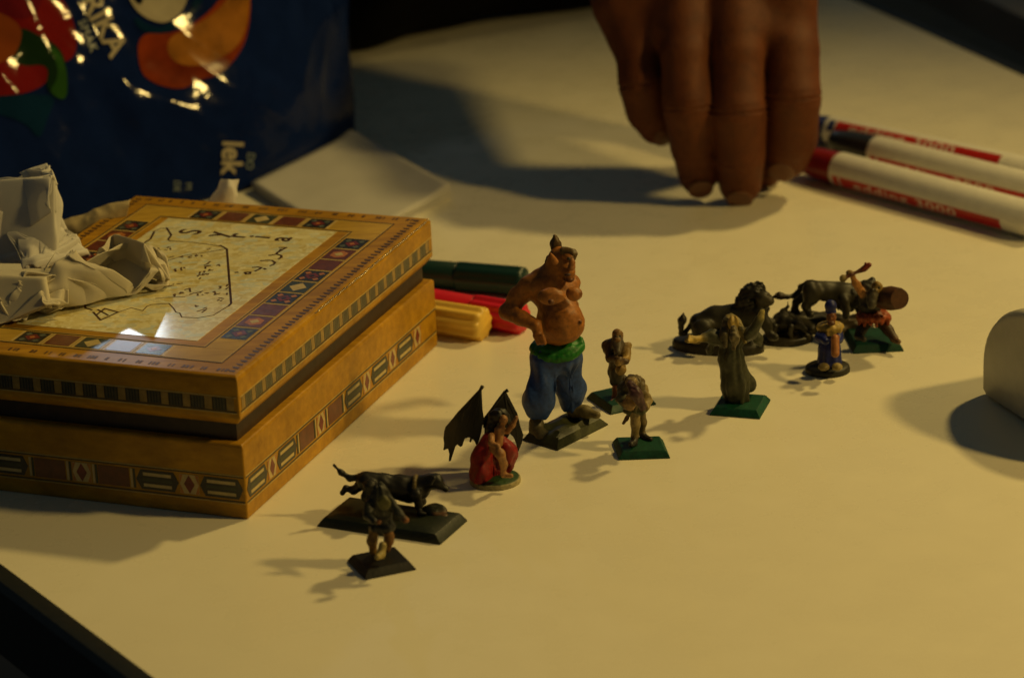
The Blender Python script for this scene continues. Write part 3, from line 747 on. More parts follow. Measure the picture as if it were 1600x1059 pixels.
part("leg", [*fr.chain([(606, 828, 2, 8.5), (608, 842, 2, 7), (604, 858, 2, 6)], (.26, .12, .03), 1.5)], front, 0.35, disp=wav(1.6, .12, 4))
part("boot", [*fr.chain([(598, 852, -5, 6.5), (595, 866, -6, 6), (590, 870, -9, 5)], (.46, .36, .12), 1.5)], front, 0.35)

# ---- bald bearded figure with crossed arms
bd_ = Fig((966, 628)); c, e = bd_.cap, bd_.ell
BR, PL = (0.11, 0.06, 0.026), (0.42, 0.27, 0.075)
monk = thing("bald_figurine", bd_.base, "bald grey bearded figurine with crossed arms on green base beside the ogre", "figurine")
slot_base(monk, [(917, 622), (955, 648), (1025, 632)], 2.9, 1.5, GREEN)
part("body", [e((965, 523, 0), (8.5, 9, 10), (.30, .17, .06), 1.2), e((965, 531, -6), (5, 4, 4), (.34, .19, .065), 1), c((965, 533, -2), (965, 549, -6), 8, 5.5, (.13, .105, .07), 1.5), e((962, 525, -8.5), (1.8, 1.5, 1.3), (.03, .02, .01), .3), e((969, 525, -8.5), (1.8, 1.5, 1.3), (.03, .02, .01), .3),
      c((964, 545, 0), (964, 580, 0), 14, 11, (.06, .042, .022), 3), e((949, 540, 0), (9, 9, 9), BR, 2), *bd_.chain([(948, 541, 0, 7), (953, 560, -4, 6), (968, 563, -10, 5.2), (978, 565, -9, 4.6)], BR, 1.2), *bd_.chain([(981, 540, 0, 6.5), (979, 560, -4, 5.5), (966, 568, -11, 4.8)], PL, 1.2),
      e((970, 577, -6), (9, 8, 9), PL, 1.5), c((962, 580, 0), (962, 594, 0), 11, 10, (.035, .03, .02), 2)], monk, 0.3, disp=wav(1.6, .16, 2))
part("leg", [*bd_.chain([(962, 592, 0, 6.5), (962, 608, -1, 4.8), (960, 622, -2, 4)], (.24, .075, .03), 1), c((959, 624, -2), (955, 628, -5), 4.2, 3.6, (.20, .07, .03), .8)], monk, 0.3)
part("leg", [*bd_.chain([(974, 592, 2, 7), (978, 610, 3, 5.5), (980, 624, 3, 4.5)], (.07, .045, .02), 1), c((980, 625, 3), (978, 630, -1), 4.6, 4, (.05, .035, .02), .8)], monk, 0.3)

# ---- hunched figure with purple cloak
hu = Fig((998, 700)); c, e = hu.cap, hu.ell
CR, PU, GY = (0.40, 0.30, 0.12), (0.10, 0.045, 0.05), (0.10, 0.10, 0.055)
hunch = thing("cloaked_figurine", hu.base, "hunched figurine with purple cloak and pale trousers on green base before the bald one", "figurine")
slot_base(hunch, [(957, 692), (967, 719), (1047, 716)], 2.9, 1.5, GREEN)
part("body", [e((991, 600, 2), (13, 13, 12), (.30, .20, .085), 2), e((986, 597, -5), (8, 8, 8), (.40, .28, .12), 1.5), c((990, 604, 0), (992, 634, 0), 17, 13, (.16, .12, .055), 3), *hu.chain([(973, 606, 0, 8.5), (971, 622, -3, 7.5), (978, 634, -7, 6)], GY, 1.5), *hu.chain([(1004, 607, 2, 8), (1011, 624, -1, 6.5), (1011, 636, -4, 5)], CR, 1.5),
      e((984, 628, -8), (10, 8, 13), (.42, .25, .085), 2), e((993, 640, 0), (19, 15, 7), (.10, .11, .045), 2)], hunch, 0.3, disp=addf(folds(8, .2, hu.base[0], hu.base[1]), wav(1.8, .18, 4)))
part("cloak", [*hu.chain([(986, 601, -9, 7), (994, 616, -12, 8.5), (1004, 636, -10, 6)], PU, 2)], hunch, 0.3, disp=wav(2.4, .15, 3))
part("leg", [*hu.chain([(992, 645, -2, 8.5), (993, 662, -3, 7), (992, 680, -2, 5.8)], CR, 1.2), *hu.chain([(992, 682, -2, 5.8), (990, 692, -4, 5.5), (986, 694, -7, 4.5)], (.035, .03, .022), .8)], hunch, 0.3)
part("leg", [*hu.chain([(1001, 645, 3, 8), (1004, 660, 4, 6.2), (1003, 674, 5, 5)], (.22, .165, .07), 1.2), *hu.chain([(1003, 678, 5, 5.5), (1010, 685, 2, 5), (1016, 686, 0, 4)], (.035, .03, .022), .8)], hunch, 0.3)
part("scabbard", [*hu.chain([(985, 642, 0, 3.2), (979, 654, 1, 3), (974, 661, 2, 2.4)], (.13, .065, .025), .8)], hunch, 0.3)

# ---- robed wizard with arms spread
wz = Fig((1156, 636)); c, e = wz.cap, wz.ell
RO, HA = (0.058, 0.060, 0.027), (0.28, 0.22, 0.07)
wizard = thing("robed_figurine", wz.base, "robed long haired figurine with both arms spread on green base", "figurine")
slot_base(wizard, [(1109, 649), (1187, 655), (1204, 626)], 3.0, 1.6, (0.004, 0.085, 0.044))
part("body", [*wz.chain([(1143, 533, 0, 15), (1142, 562, 0, 16)], RO, 3), *wz.chain([(1142, 562, 0, 16), (1148, 596, 0, 19), (1152, 622, 0, 18)], RO, 4), *wz.chain([(1152, 575, 3, 14), (1168, 598, 5, 11), (1174, 604, 6, 6)], RO, 3),
      *wz.chain([(1130, 528, 0, 10), (1114, 524, 0, 9), (1100, 527, -2, 7)], RO, 2), *wz.chain([(1113, 530, 1, 8), (1108, 546, 2, 6.5), (1107, 554, 2, 3)], RO, 2), *wz.chain([(1156, 528, 0, 10), (1174, 520, -4, 9), (1185, 500, -6, 6.5)], RO, 2), *wz.chain([(1174, 520, 1, 9), (1184, 530, 2, 7), (1188, 540, 2, 3)], RO, 2),
      c((1099, 527, -2), (1086, 530, -4), 5, 5.4, (.60, .42, .09), 1), *[c((1086, 527 + 3 * i, -4), (1076, 525 + 4 * i, -5 - i), 2.2, 1.6, (.60, .42, .09), .5) for i in range(3)],
      c((1186, 498, -6), (1190, 488, -7), 4, 5, (.55, .46, .14), 1), *[c((1188 + 2 * i, 486, -7), (1187 + 5 * i, 477 + i, -8), 2.1, 1.5, (.55, .46, .14), .5) for i in range(3)],
      e((1145, 505, -2), (8.5, 9, 10.5), (.55, .38, .09), 1)], wizard, 0.33, zmin=3.0, disp=addf(folds(7, .26, *wz.p(1149, 600)[:2]), folds(11, .16, *wz.p(1144, 600)[:2], 2), wav(.6, .25, 2), wav(1.6, .1, 5)))
part("hair", [e((1142, 500, 2), (11, 11, 10), HA, 2), *wz.chain([(1135, 503, 0, 6), (1131, 522, -2, 6), (1133, 540, -4, 4)], (.11, .09, .042), 2), *wz.chain([(1153, 502, 0, 5), (1159, 518, -3, 5), (1164, 534, -6, 3)], HA, 2)], wizard, 0.3, disp=wav(3.2, .12, 3))
part("beard", [*wz.chain([(1147, 514, -8, 6), (1148, 528, -12, 6), (1147, 545, -13, 3)], (.17, .135, .06), 2)], wizard, 0.3, disp=wav(2.6, .2, 5))

# ---- crouching lion with heavy mane
ln = Fig((1125, 548)); c, e = ln.cap, ln.ell
LI, MA = (0.026, 0.022, 0.009), (0.013, 0.010, 0.005)
lion = thing("crouching_lion_figurine", ln.base, "dark crouching lion with tall mane on long rounded base behind the wizard", "figurine")
ang = math.atan2(*(G(1190, 548) - G(1052, 540))[[1, 0]])
round_base(lion, G(1122, 545), 19.2, 8.5, 4.2, (0.035, 0.030, 0.014), lump=1.0, ang=ang)
part("body", [*ln.chain([(1094, 505, 3, 17), (1118, 498, 3, 18), (1145, 497, 2, 19), (1166, 492, 1, 20)], LI, 3), e((1098, 515, -4), (17, 12, 17), LI, 3), *ln.chain([(1095, 527, -6, 7), (1114, 531, -9, 6)], LI, 2), *ln.chain([(1188, 492, -4, 12), (1198, 508, -5, 7), (1204, 524, -6, 6), (1212, 527, -8, 5)], LI, 2), *ln.chain([(1180, 495, 6, 11), (1205, 506, 7, 7), (1214, 514, 7, 5)], LI, 2),
      e((1192, 466, -3), (13, 12, 12), (.05, .042, .02), 2), e((1202, 471, -4), (8, 8, 7), (.055, .045, .022), 1.5), e((1205, 466, -4), (3, 4, 2.5), MA, .5), e((1200, 461, -9), (2, 2, 1.6), (.15, .12, .04), .3), e((1178, 488, 0), (20, 16, 20), LI, 3)], lion, 0.35, zmin=3.0, disp=wav(.9, .14, 2))
part("mane", [e((1177, 462, 1), (20, 17, 19), MA, 2), e((1168, 476, 1), (20, 17, 18), MA, 2), e((1184, 482, 0), (17, 15, 17), MA, 2), e((1160, 486, 1), (14, 14, 12), MA, 2), e((1183, 449, 2), (11, 10, 8), MA, 2)], lion, 0.35, disp=addf(wav(2.0, .42, 5), wav(3.6, .2, 6)))
part("tail", [*ln.chain([(1092, 500, 4, 5), (1080, 508, 3, 4), (1070, 520, 2, 3.2), (1064, 521, 1, 3), (1064, 512, 1, 3)], LI, 1.5), *ln.chain([(1064, 510, 1, 3.6), (1066, 500, 1, 6), (1068, 489, 1, 1.2)], MA, 1.5)], lion, 0.3, disp=wav(2.0, .1, 6))
part("rock", [e((1086, 531, -6), (15, 8, 6), (.22, .16, .035), 2)], lion, 0.3, zmin=3.0, disp=wav(1.2, .3, 3))

# ---- small boar on oval base
bo = Fig((1230, 532)); c, e = bo.cap, bo.ell
GR = (0.045, 0.038, 0.022)
boar = thing("small_beast_figurine", bo.base, "small dark four legged beast on oval base between the two lions", "figurine")
round_base(boar, bo.base, 10.6, 7.6, 2.6, (0.055, 0.045, 0.022), lump=1.0)
part("body", [*bo.chain([(1211, 507, 0, 9), (1226, 502, 0, 11), (1242, 505, -1, 9)], GR, 2), *bo.chain([(1246, 507, -2, 8), (1258, 515, -3, 4.5)], GR, 1.5), e((1246, 499, 2), (2.5, 2.5, 4), GR, .8), *bo.chain([(1218, 496, 1, 4.5), (1224, 486, 2, 3.8), (1231, 479, 2, 2.4), (1231, 472, 2, 1.4)], GR, 1.2),
      *[cc_ for q in ((1211, -4, 0), (1218, 4, 2), (1236, -5, 0), (1244, 4, 2)) for cc_ in bo.chain([(q[0], 511, q[1], 5), (q[0] - 1, 522, q[1], 3.2), (q[0] + 1, 531 - q[2], q[1], 3)], GR, 1)]], boar, 0.3, zmin=1.5, disp=addf(wav(2.4, .08, 3), wav(.9, .12, 4)))
part("rock", [e((1256, 526, -2), (12, 10, 7), (.09, .07, .03), 2), e((1225, 528, 4), (14, 8, 6), (.07, .055, .025), 2)], boar, 0.3, zmin=1.5, disp=wav(1.4, .4, 3))

# ---- striding lion
sl = Fig((1290, 517)); c, e = sl.cap, sl.ell
lion2 = thing("striding_lion_figurine", sl.base, "striding lion with tail stretched to the left on long rocky base", "figurine")
part("base", [e((1232, 503, 4), (28, 30, 16), (.05, .042, .022), 3), e((1265, 505, 4), (32, 32, 17), (.052, .044, .022), 3), e((1305, 508, 4), (36, 32, 17), (.07, .05, .022), 3), e((1340, 511, 4), (24, 30, 16), (.06, .045, .022), 3)], lion2, 0.45, zmin=0.0, disp=addf(wav(.5, .5, 3), wav(1.3, .3, 4)))
L2 = (0.036, 0.030, 0.014)
part("body", [*sl.chain([(1268, 452, 0, 15), (1290, 455, 0, 13.5), (1315, 459, 0, 16), (1330, 461, 0, 17)], L2, 3), e((1267, 458, -5), (14, 12, 19), L2, 3), *sl.chain([(1265, 468, -6, 9), (1258, 478, -6, 5.5), (1264, 490, -7, 4.6), (1268, 492, -9, 4.2)], L2, 1.5), *sl.chain([(1258, 462, 6, 8), (1244, 472, 6, 5), (1241, 484, 6, 4.4), (1246, 487, 4, 4)], L2, 1.5),
      *sl.chain([(1320, 470, -6, 9), (1322, 484, -7, 5.5), (1322, 494, -8, 5)], L2, 1.5), *sl.chain([(1335, 470, 7, 8), (1343, 484, 7, 5), (1346, 494, 6, 4.5)], L2, 1.5), e((1352, 461, 0), (12, 12, 12), L2, 2), e((1360, 466, -1), (8, 8, 7), L2, 1.5)], lion2, 0.38, disp=wav(.9, .13, 2))
part("mane", [e((1328, 464, 0), (21, 18, 20), MA, 2), e((1343, 458, 1), (17, 17, 17), MA, 2), e((1320, 475, 0), (13, 14, 11), MA, 2)], lion2, 0.38, disp=addf(wav(2.0, .4, 5), wav(3.6, .2, 6)))
part("tail", [*sl.chain([(1262, 442, 2, 5), (1252, 449, 2, 4), (1246, 458, 2, 3.4), (1240, 463, 1, 3), (1230, 464, 0, 2.6)], L2, 1.5), *sl.chain([(1230, 464, 0, 2.8), (1218, 462, 0, 5), (1206, 465, 0, 1.4)], (.05, .035, .018), 1.5)], lion2, 0.3, disp=wav(2, .1, 4))

# ---- king in blue robe
kg = Fig((1293, 580)); c, e = kg.cap, kg.ell
KB, KC, KO = (0.008, 0.018, 0.21), (0.55, 0.38, 0.085), (0.50, 0.19, 0.05)
king = thing("blue_robed_figurine", kg.base, "figurine in blue robe and round blue hat with cream collar on round base", "figurine")
round_base(king, kg.base, 9.0, 7.6, 2.8, (0.026, 0.024, 0.014), lump=.4)
part("robe", [*kg.chain([(1297, 526, 0, 12.5), (1296, 545, 0, 15.5), (1296, 564, 0, 19)], KB, 2), *kg.chain([(1284, 521, 0, 7.5), (1282, 528, -5, 7), (1290, 533, -10, 5)], KB, 2), *kg.chain([(1309, 521, 0, 7), (1311, 528, -4, 6), (1308, 533, -9, 5)], KB, 2)], king, 0.3, disp=addf(folds(8, .22, kg.base[0], kg.base[1]), wav(1.4, .1, 2)))
part("collar", [e((1297, 510, -1), (21.5, 17, 8), KC, 1.5), e((1297, 518, -1), (18, 15, 5), KC, 2)], king, 0.3, disp=folds(12, .12, kg.base[0], kg.base[1]))
part("head", [e((1299, 495, -1), (8, 8, 10), (.30, .10, .03), 1), e((1299, 498, -8), (2.2, 2.5, 2.5), (.36, .13, .04), .6), e((1299, 505, -5), (6, 5, 4), (.16, .06, .02), 1), e((1296, 494, -8), (1.4, 1.2, 1.1), (.02, .01, .01), .3), e((1302, 494, -8), (1.4, 1.2, 1.1), (.02, .01, .01), .3)], king, 0.25, sig=.15)
part("hat", [e((1298, 478, 0), (9.5, 9.5, 10), (.008, .016, .18), 1), e((1298, 487, 0), (9, 9, 3), (.008, .016, .22), 1)], king, 0.3)
rg = [kg.p(1299 + 13 * math.cos(a), 508 + 3.2 * math.sin(-a) * 0 - 2, 0) + np.array([0, -13 * kg.s * math.sin(a) * .9, -1.6 * math.sin(a)]) for a in np.linspace(-.3, math.pi + .3, 18)]
GOLD = simple("gold_paint", (0.62, 0.36, 0.06), 0.25, 0.2, 600, 0.1, 0.6, 0.0, 0.6)
mesh("chain", *tube(rg, .55, 8), GOLD, king)
part("panel", [c((1305, 529, -13.5), (1305, 552, -16.5), 6.2, 6.6, KO, 1), e((1306, 527, -12), (6, 3.5, 5), (.26, .04, .02), .8)], king, 0.25)
part("foot", [e((1287, 573, -9), (9, 9, 6), (.34, .25, .08), 1)], king, 0.3, zmin=2.4); part("foot", [e((1308, 573, -9), (8.5, 9, 6), (.42, .32, .10), 1)], king, 0.3, zmin=2.4)

# ---- warrior with raised hammer
dw = Fig((1366, 540)); c, e = dw.cap, dw.ell
DB, DR, DS = (0.04, 0.036, 0.026), (0.40, 0.075, 0.014), (0.60, 0.27, 0.07)
dwarf = thing("warrior_figurine", dw.base, "figurine raising a hammer with red ragged skirt and barrel shield on green base", "figurine")
slot_base(dwarf, [(1318, 522), (1333, 553), (1412, 549)], 3.0, 1.6, (0.004, 0.065, 0.038))
part("body", [*dw.chain([(1357, 452, 2, 15), (1360, 478, 0, 17)], DB, 3), e((1370, 449, -6), (9.5, 9.5, 10), (.36, .23, .06), 1.5), e((1364, 453, -10), (3, 3, 3), (.03, .02, .01), .5), e((1373, 450, -15), (2, 2, 2.4), (.03, .02, .01), .4), c((1357, 444, 4), (1364, 437, 4), 7, 4, DB, 2),
      *dw.chain([(1346, 458, -1, 6.5), (1338, 443, -3, 5), (1331, 430, -4, 4.5)], DS, 1.5), e((1328, 427, -4), (6.5, 6, 6), (.26, .16, .05), 1), *dw.chain([(1372, 464, -6, 7), (1384, 468, -10, 6)], (.08, .05, .025), 1.5),
      c((1362, 462, -9), (1362, 476, -11), 9, 7, (.10, .085, .055), 2)], dwarf, 0.32, disp=wav(1.5, .18, 3))
part("hammer", [*dw.chain([(1318, 435, -5, 3.2), (1330, 429, -5, 2.6), (1344, 423, -4, 2.6), (1351, 419, -4, 3)], (.18, .06, .028), 1), e((1317, 435, -5), (5.4, 5, 6), (.36, .29, .11), 1), *dw.chain([(1350, 420, -4, 4.6), (1358, 414, -4, 4)], (.24, .035, .016), 1), c((1354, 418, -4), (1352, 411, -4), 2.6, 1.6, (.22, .03, .015), .8)], dwarf, 0.28)
part("skirt", [e((1364, 493, -1), (27, 20, 11), DR, 2), *[c((1343 + 9 * i, 497, -8 + abs(i - 2.5) * 2), (1342 + 9 * i, 506 + (i % 2) * 3, -9 + abs(i - 2.5) * 2), 5, 2.2, DR, 1) for i in range(6)]], dwarf, 0.3, disp=wav(1.8, .2, 3))
part("leg", [*dw.chain([(1378, 504, 0, 10), (1388, 516, -4, 7.5), (1397, 528, -8, 6)], (.09, .052, .026), 1.5), c((1397, 530, -8), (1404, 534, -11), 5.5, 4, (.20, .10, .04), 1)], dwarf, 0.32)
part("leg", [*dw.chain([(1352, 506, 0, 10), (1345, 517, -3, 7.5), (1341, 524, -5, 6)], (.05, .042, .028), 1.5), c((1341, 526, -5), (1350, 530, -9), 5.5, 4.4, (.05, .042, .028), 1)], dwarf, 0.32)
sv, sf = tube([dw.p(1378, 466, -4), dw.p(1379.5, 466, -4.5), dw.p(1392, 466, -9), dw.p(1404, 466.5, -13), dw.p(1406, 467, -14)], np.array([14.5, 17, 19, 17, 15.5]) * dw.s, 24)
auto_smooth(mesh("barrel_shield", sv, sf, PAINT, dwarf, colors=np.tile(np.array((.115, .045, .016)), (len(sv), 1))), 40)

# ================================================================== HAND
HY = G(1150, 318)[1]
HS = mmpx(G(1150, 318))
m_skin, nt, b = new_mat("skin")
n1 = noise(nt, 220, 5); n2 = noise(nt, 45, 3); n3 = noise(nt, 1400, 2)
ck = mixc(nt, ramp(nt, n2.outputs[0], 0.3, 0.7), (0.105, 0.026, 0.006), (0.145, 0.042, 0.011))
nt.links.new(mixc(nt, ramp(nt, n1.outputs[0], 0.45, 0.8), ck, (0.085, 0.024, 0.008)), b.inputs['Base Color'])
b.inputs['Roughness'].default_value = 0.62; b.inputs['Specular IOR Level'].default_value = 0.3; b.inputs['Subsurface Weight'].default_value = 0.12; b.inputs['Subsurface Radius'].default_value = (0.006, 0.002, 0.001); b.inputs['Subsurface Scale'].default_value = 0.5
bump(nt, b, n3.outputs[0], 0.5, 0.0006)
def hp(x, y, d): return W(x, y, HY + d)
fingers = {  # x, y, depth, radius(px) from knuckle to tip
    'index': [(1228, 0, 26, 45), (1236, 80, 8, 42), (1240, 150, -3, 43.5), (1236, 212, 2, 40.5), (1228, 243, 7, 36)],
    'middle': [(1150, -10, 20, 44), (1152, 85, 2, 41), (1153, 172, -9, 42.5), (1156, 240, -5, 39), (1156, 285, 2, 35)],
    'ring': [(1070, 0, 22, 44), (1072, 85, 5, 40), (1077, 165, -5, 41), (1084, 228, 0, 37.5), (1091, 272, 6, 33.5)],
    'little': [(988, 10, 34, 44), (998, 80, 20, 37), (1003, 130, 12, 37), (1013, 172, 14, 34), (1027, 196, 18, 30)],
    'thumb': [(1195, -20, 70, 52), (1205, 90, 70, 44), (1208, 190, 48, 36), (1196, 262, 26, 30)],
}
SKC = (1, 1, 1)
pr = []; grooves = []
for nm, ch in fingers.items():
    P = [hp(*q[:3]) for q in ch]; R = [q[3] * HS for q in ch]
    for i in range(len(P) - 1): pr.append(Cap(P[i], P[i + 1], R[i], R[i + 1], 1.6, SKC))
    if nm != 'thumb':
        for i, dep in ((2, 1.1), (3, .8)):
            ax = P[i + 1] - P[i - 1]; ax /= np.linalg.norm(ax)
            for off, w, dd in ((0, .55, dep), (2.6, .5, dep * .45), (-2.8, .5, dep * .35)): grooves.append((P[i] + ax * off, ax, dd, w, R[i] * 1.35))
# back of the hand, wrist and forearm leave the picture upwards and away
K = [hp(985, -10, 40), hp(1070, -25, 30), hp(1150, -32, 28), hp(1225, -25, 34)]
Wr = hp(1110, -330, 105); Fa = hp(1110, -640, 300)
for k_, rr in zip(K, (46, 48, 49, 48)): pr.append(Cap(k_, Wr + (k_ - K[1]) * .35, rr * HS, 62 * HS, 7, SKC))
pr += [Cap(hp(972, 0, 32), hp(1226, -2, 20), 44 * HS, 46 * HS, 5, SKC), Cap(hp(1040, 42, 20), hp(1190, 40, 13), 36 * HS, 37 * HS, 6, SKC), Cap(hp(958, -30, 46), hp(985, 52, 26), 46 * HS, 36 * HS, 6, SKC)]
pr += [Cap(hp(1195, -40, 75), Wr + [8, 8, -6], 55 * HS, 66 * HS, 8, SKC), Cap(Wr, Fa, 82 * HS, 110 * HS, 10, SKC)]
def handdisp(X, Y, Z):
    d = wav(.10, .55, 3)(X, Y, Z) + wav(.5, .05, 4)(X, Y, Z)
    for p, ax, dep, w, rad in grooves:
        x, y, z = X - p[0], Y - p[1], Z - p[2]
        t = x * ax[0] + y * ax[1] + z * ax[2]; rr = np.sqrt(np.maximum(x * x + y * y + z * z - t * t, 0))
        d = d + dep * np.exp(-(t / w) ** 2) * np.clip((rad - rr) / 2, 0, 1)
    return d
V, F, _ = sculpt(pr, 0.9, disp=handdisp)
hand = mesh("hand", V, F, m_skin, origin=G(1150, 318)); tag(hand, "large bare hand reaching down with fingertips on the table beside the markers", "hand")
m_nail = simple("fingernail", (0.15, 0.055, 0.022), 0.4, 0.08, 300, 0.05)
for nm in ('index', 'middle', 'ring', 'little'):
    q3, q4 = fingers[nm][3], fingers[nm][4]
    a, b_ = hp(*q3[:3]), hp(*q4[:3]); ax = (b_ - a) / np.linalg.norm(b_ - a); r = q4[3] * HS
    cm = CAM - b_; cm /= np.linalg.norm(cm); nrm = cm - ax * (cm @ ax); nrm /= np.linalg.norm(nrm)
    nrm = nrm * .97 + ax * .25; nrm /= np.linalg.norm(nrm)
    side = np.cross(ax, nrm); side /= np.linalg.norm(side); al = np.cross(nrm, side)
    V, F, _ = sculpt([Ell(b_ + nrm * (r - .75) , (r * .60, r * .66, 1.0), .5, SKC, rot=np.array([side, al, nrm]))], 0.35)
    mesh("fingernail", V, F, m_nail, hand)

# ================================================================== WHITE BARREL MARKERS
m_barrel = simple("marker_white", (0.76, 0.74, 0.68), 0.32, 0.05, 200, 0.03)
m_mred = simple("marker_red_print", (0.50, 0.018, 0.012), 0.35, 0.1, 300, 0)
m_mtext = simple("marker_pale_print", (0.82, 0.74, 0.66), 0.4, 0.05, 300, 0)
m_mgrey = simple("marker_grey_print", (0.10, 0.11, 0.10), 0.4, 0.1, 300, 0)
def marker(pa_, pb_, r, cap_rgb, cap_len, label, band_ang, cap_name, text=True, dots=False):
    a = G(*pa_, r); b_ = G(*pb_, r); d = (b_ - a) / np.linalg.norm(b_ - a); L = 122.0
    t = thing("marker_pen", np.array([a[0], a[1], 0]), label, "marker", "white markers beside the hand")
    side = np.cross(d, ez); side /= np.linalg.norm(side)      # points towards the viewer / right
    # barrel (a = cap joint)
    pth = [a + d * s for s in (0, .4, 1.0, L - 2, L)]; auto_smooth(mesh("barrel", *tube(pth, [r * .9, r * .98, r, r, r * .9], 40), m_barrel, t), 50)
    cm = simple(cap_name, cap_rgb, 0.35, 0.12, 200, .05)
    k = [a - d * s for s in (-0.2, 0.3, cap_len * .55, cap_len * .8, cap_len - 1.2, cap_len)]
    auto_smooth(mesh("cap", *tube(k, [r * .86, r * .95, r * .90, r * .78, r * .70, r * .55], 32), cm, t), 45)
    def wrap(uv, rad):
        out = []
        for u, w in uv:
            an = band_ang + w / r; out.append(a + d * u + rad * (math.cos(an) * -side * 1.0 * -1 + math.sin(an) * ez))
        return np.array(out)
    def strip(u0, u1, w0, w1, mat, nm, off=.12):
        nu, nw = 12, 8; uv = [(u0 + (u1 - u0) * i / nu, w0 + (w1 - w0) * j / nw) for i in range(nu + 1) for j in range(nw + 1)]
        f = [[i * (nw + 1) + j, (i + 1) * (nw + 1) + j, (i + 1) * (nw + 1) + j + 1, i * (nw + 1) + j + 1] for i in range(nu) for j in range(nw)]
        return mesh(nm, wrap(uv, r + off), f, mat, t)
    strip(3, 6.5, -3.0, 3.0, m_mred if not dots else simple("marker_blue_dot", (.02, .03, .16), .4, .1, 200, 0), "label_band"); bn = strip(7.6, 104, -3.0, 3.0, m_mred, "label_band")
    if text:
        v, f = text_mesh("edding 3000", 6.2, 1.12, .02); v[:, 0] -= v[:, 0].min(); v, f = refine(v, f, 1.0)
        sc = 62.0 / v[:, 0].max()
        mesh("lettering", wrap(np.c_[v[:, 0] * sc + 16, v[:, 1] * 1.0], r + .2), f, m_mtext, bn)
    v, f = text_mesh("permanent marker", 2.4); v, f = refine(v, f, .8); mesh("lettering", wrap(np.c_[v[:, 0] + 40, v[:, 1] - 5.6], r + .14), f, m_mgrey, bn)
    return t
marker((1311, 264), (1600, 340), 8.2, (0.22, 0.006, 0.006), 24, "front white marker with red cap behind the fingers", -0.42, "red_cap")
marker((1368, 236), (1600, 293), 7.6, (0.018, 0.020, 0.026), 27, "middle white marker with black cap between two others", -0.35, "black_cap")
marker((1297, 204), (1600, 268), 7.2, (0.02, 0.03, 0.16), 12, "rear white marker with blue end and red label band", 0.75, "blue_cap", dots=True)

# ================================================================== COLOURED FELT PENS BEHIND THE BOX
def felt_pen(pa_, pb_, r, rgb, label, name, split, flute=10, amp=.055):
    """pa_ hidden end, pb_ visible cap end; split = where the fluted cap begins"""
    a = G(*pa_, r); b_ = G(*pb_, r); L = np.linalg.norm(b_ - a); d = (b_ - a) / L
    t = thing("felt_pen", np.array([b_[0], b_[1], 0]), label, "pen", "coloured pens beside the box")
    m = simple(name, rgb, .38, .06, 120, .03)
    auto_smooth(mesh("barrel", *tube([a + d * s for s in (-20, -19, L * split - .5, L * split)], [r * .8, r * .93, r * .93, r * .88], 36), m, t), 40)
    s0 = L * split
    auto_smooth(mesh("cap", *tube([a + d * s for s in (s0 + .05, s0 + .5, s0 + 1.2, L - 2.6, L - 1.0, L)], np.array([.9, .99, 1, 1, .96, .8]) * r, 80, flute=flute, amp=amp), m, t), 60)
    return t
felt_pen((640, 425), (821, 440), 6.5, (0.003, 0.026, 0.020), "dark green pen furthest back of three coloured pens by the box", "green_plastic", .42, 8, .03)
felt_pen((640, 467), (818, 498), 6.6, (0.62, 0.012, 0.030), "bright red pen lying between the green and yellow pens", "red_plastic", .58, 9, .08)
felt_pen((640, 489), (758, 507), 6.9, (0.80, 0.52, 0.085), "yellow fluted pen nearest of three coloured pens by the box", "yellow_plastic", .2, 9, .085)

# ================================================================== ROUNDED WHITE CASING AT THE RIGHT EDGE
ga = G(1531, 616); gb = G(1600, 662); ed = (gb - ga); ed[2] = 0; ed /= np.linalg.norm(ed); en = np.array([-ed[1], ed[0], 0]); en = en if en[0] > 0 else -en
prof = []
Lc, Hc, Rx, Rz = 84.0, 46.0, 42.0, 33.0
for a in np.linspace(math.pi, math.pi / 2, 14): prof.append((Rx + Rx * math.cos(a), Hc - Rz + Rz * math.sin(a)))
for a in np.linspace(math.pi / 2, 0, 14): prof.append((Lc - Rx + Rx * math.cos(a), Hc - Rz + Rz * math.sin(a)))
prof += [(Lc, 2.5), (Lc - 2, 1.2), (2, 1.2), (0, 2.5)]
V = []; k = len(prof); cx, cz = Lc / 2, Hc / 2
lay = [(0, 3.0), (.8, 1.2), (2.4, .2), (5, 0), (43, 0), (46, 1.5), (47, 4)]
for dn, ins in lay:
    for u, z in prof:
        uu = u + (ins if u < cx else -ins) * min(1, abs(u - cx) / cx * 1.4); zz = z - ins * (1 if z > cz else -0.2) * min(1, abs(z - cz) / cz * 1.3)
        V.append(ga + ed * uu + en * dn + ez * zz)
F = [[i * k + j, i * k + (j + 1) % k, (i + 1) * k + (j + 1) % k, (i + 1) * k + j] for i in range(len(lay) - 1) for j in range(k)] + [list(range(k))[::-1], list(range((len(lay) - 1) * k, len(lay) * k))]
casing = thing("plastic_casing", ga + ed * 42 + en * 23, "rounded off white plastic casing cut off by the right edge", "casing")
auto_smooth(mesh("housing", V, F, simple("off_white_plastic", (0.56, 0.53, 0.42), 0.45, 0.06, 150, .04), casing), 50)
mesh("seam", *tube([ga + ed * u_ + en * .55 + ez * (9 + .02 * u_) for u_ in np.linspace(3.2, 81, 20)], .32, 6), simple("dark_seam", (.05, .045, .035), .6), casing)
for u in (12, 70):
    for n_ in (8, 38):
        P = ga + ed * u + en * n_; mesh("foot", *tube([P + [0, 0, 0.02], P + [0, 0, 1.6]], 4, 16), simple("rubber_foot", (.02, .02, .02), .7), casing, smooth=False)

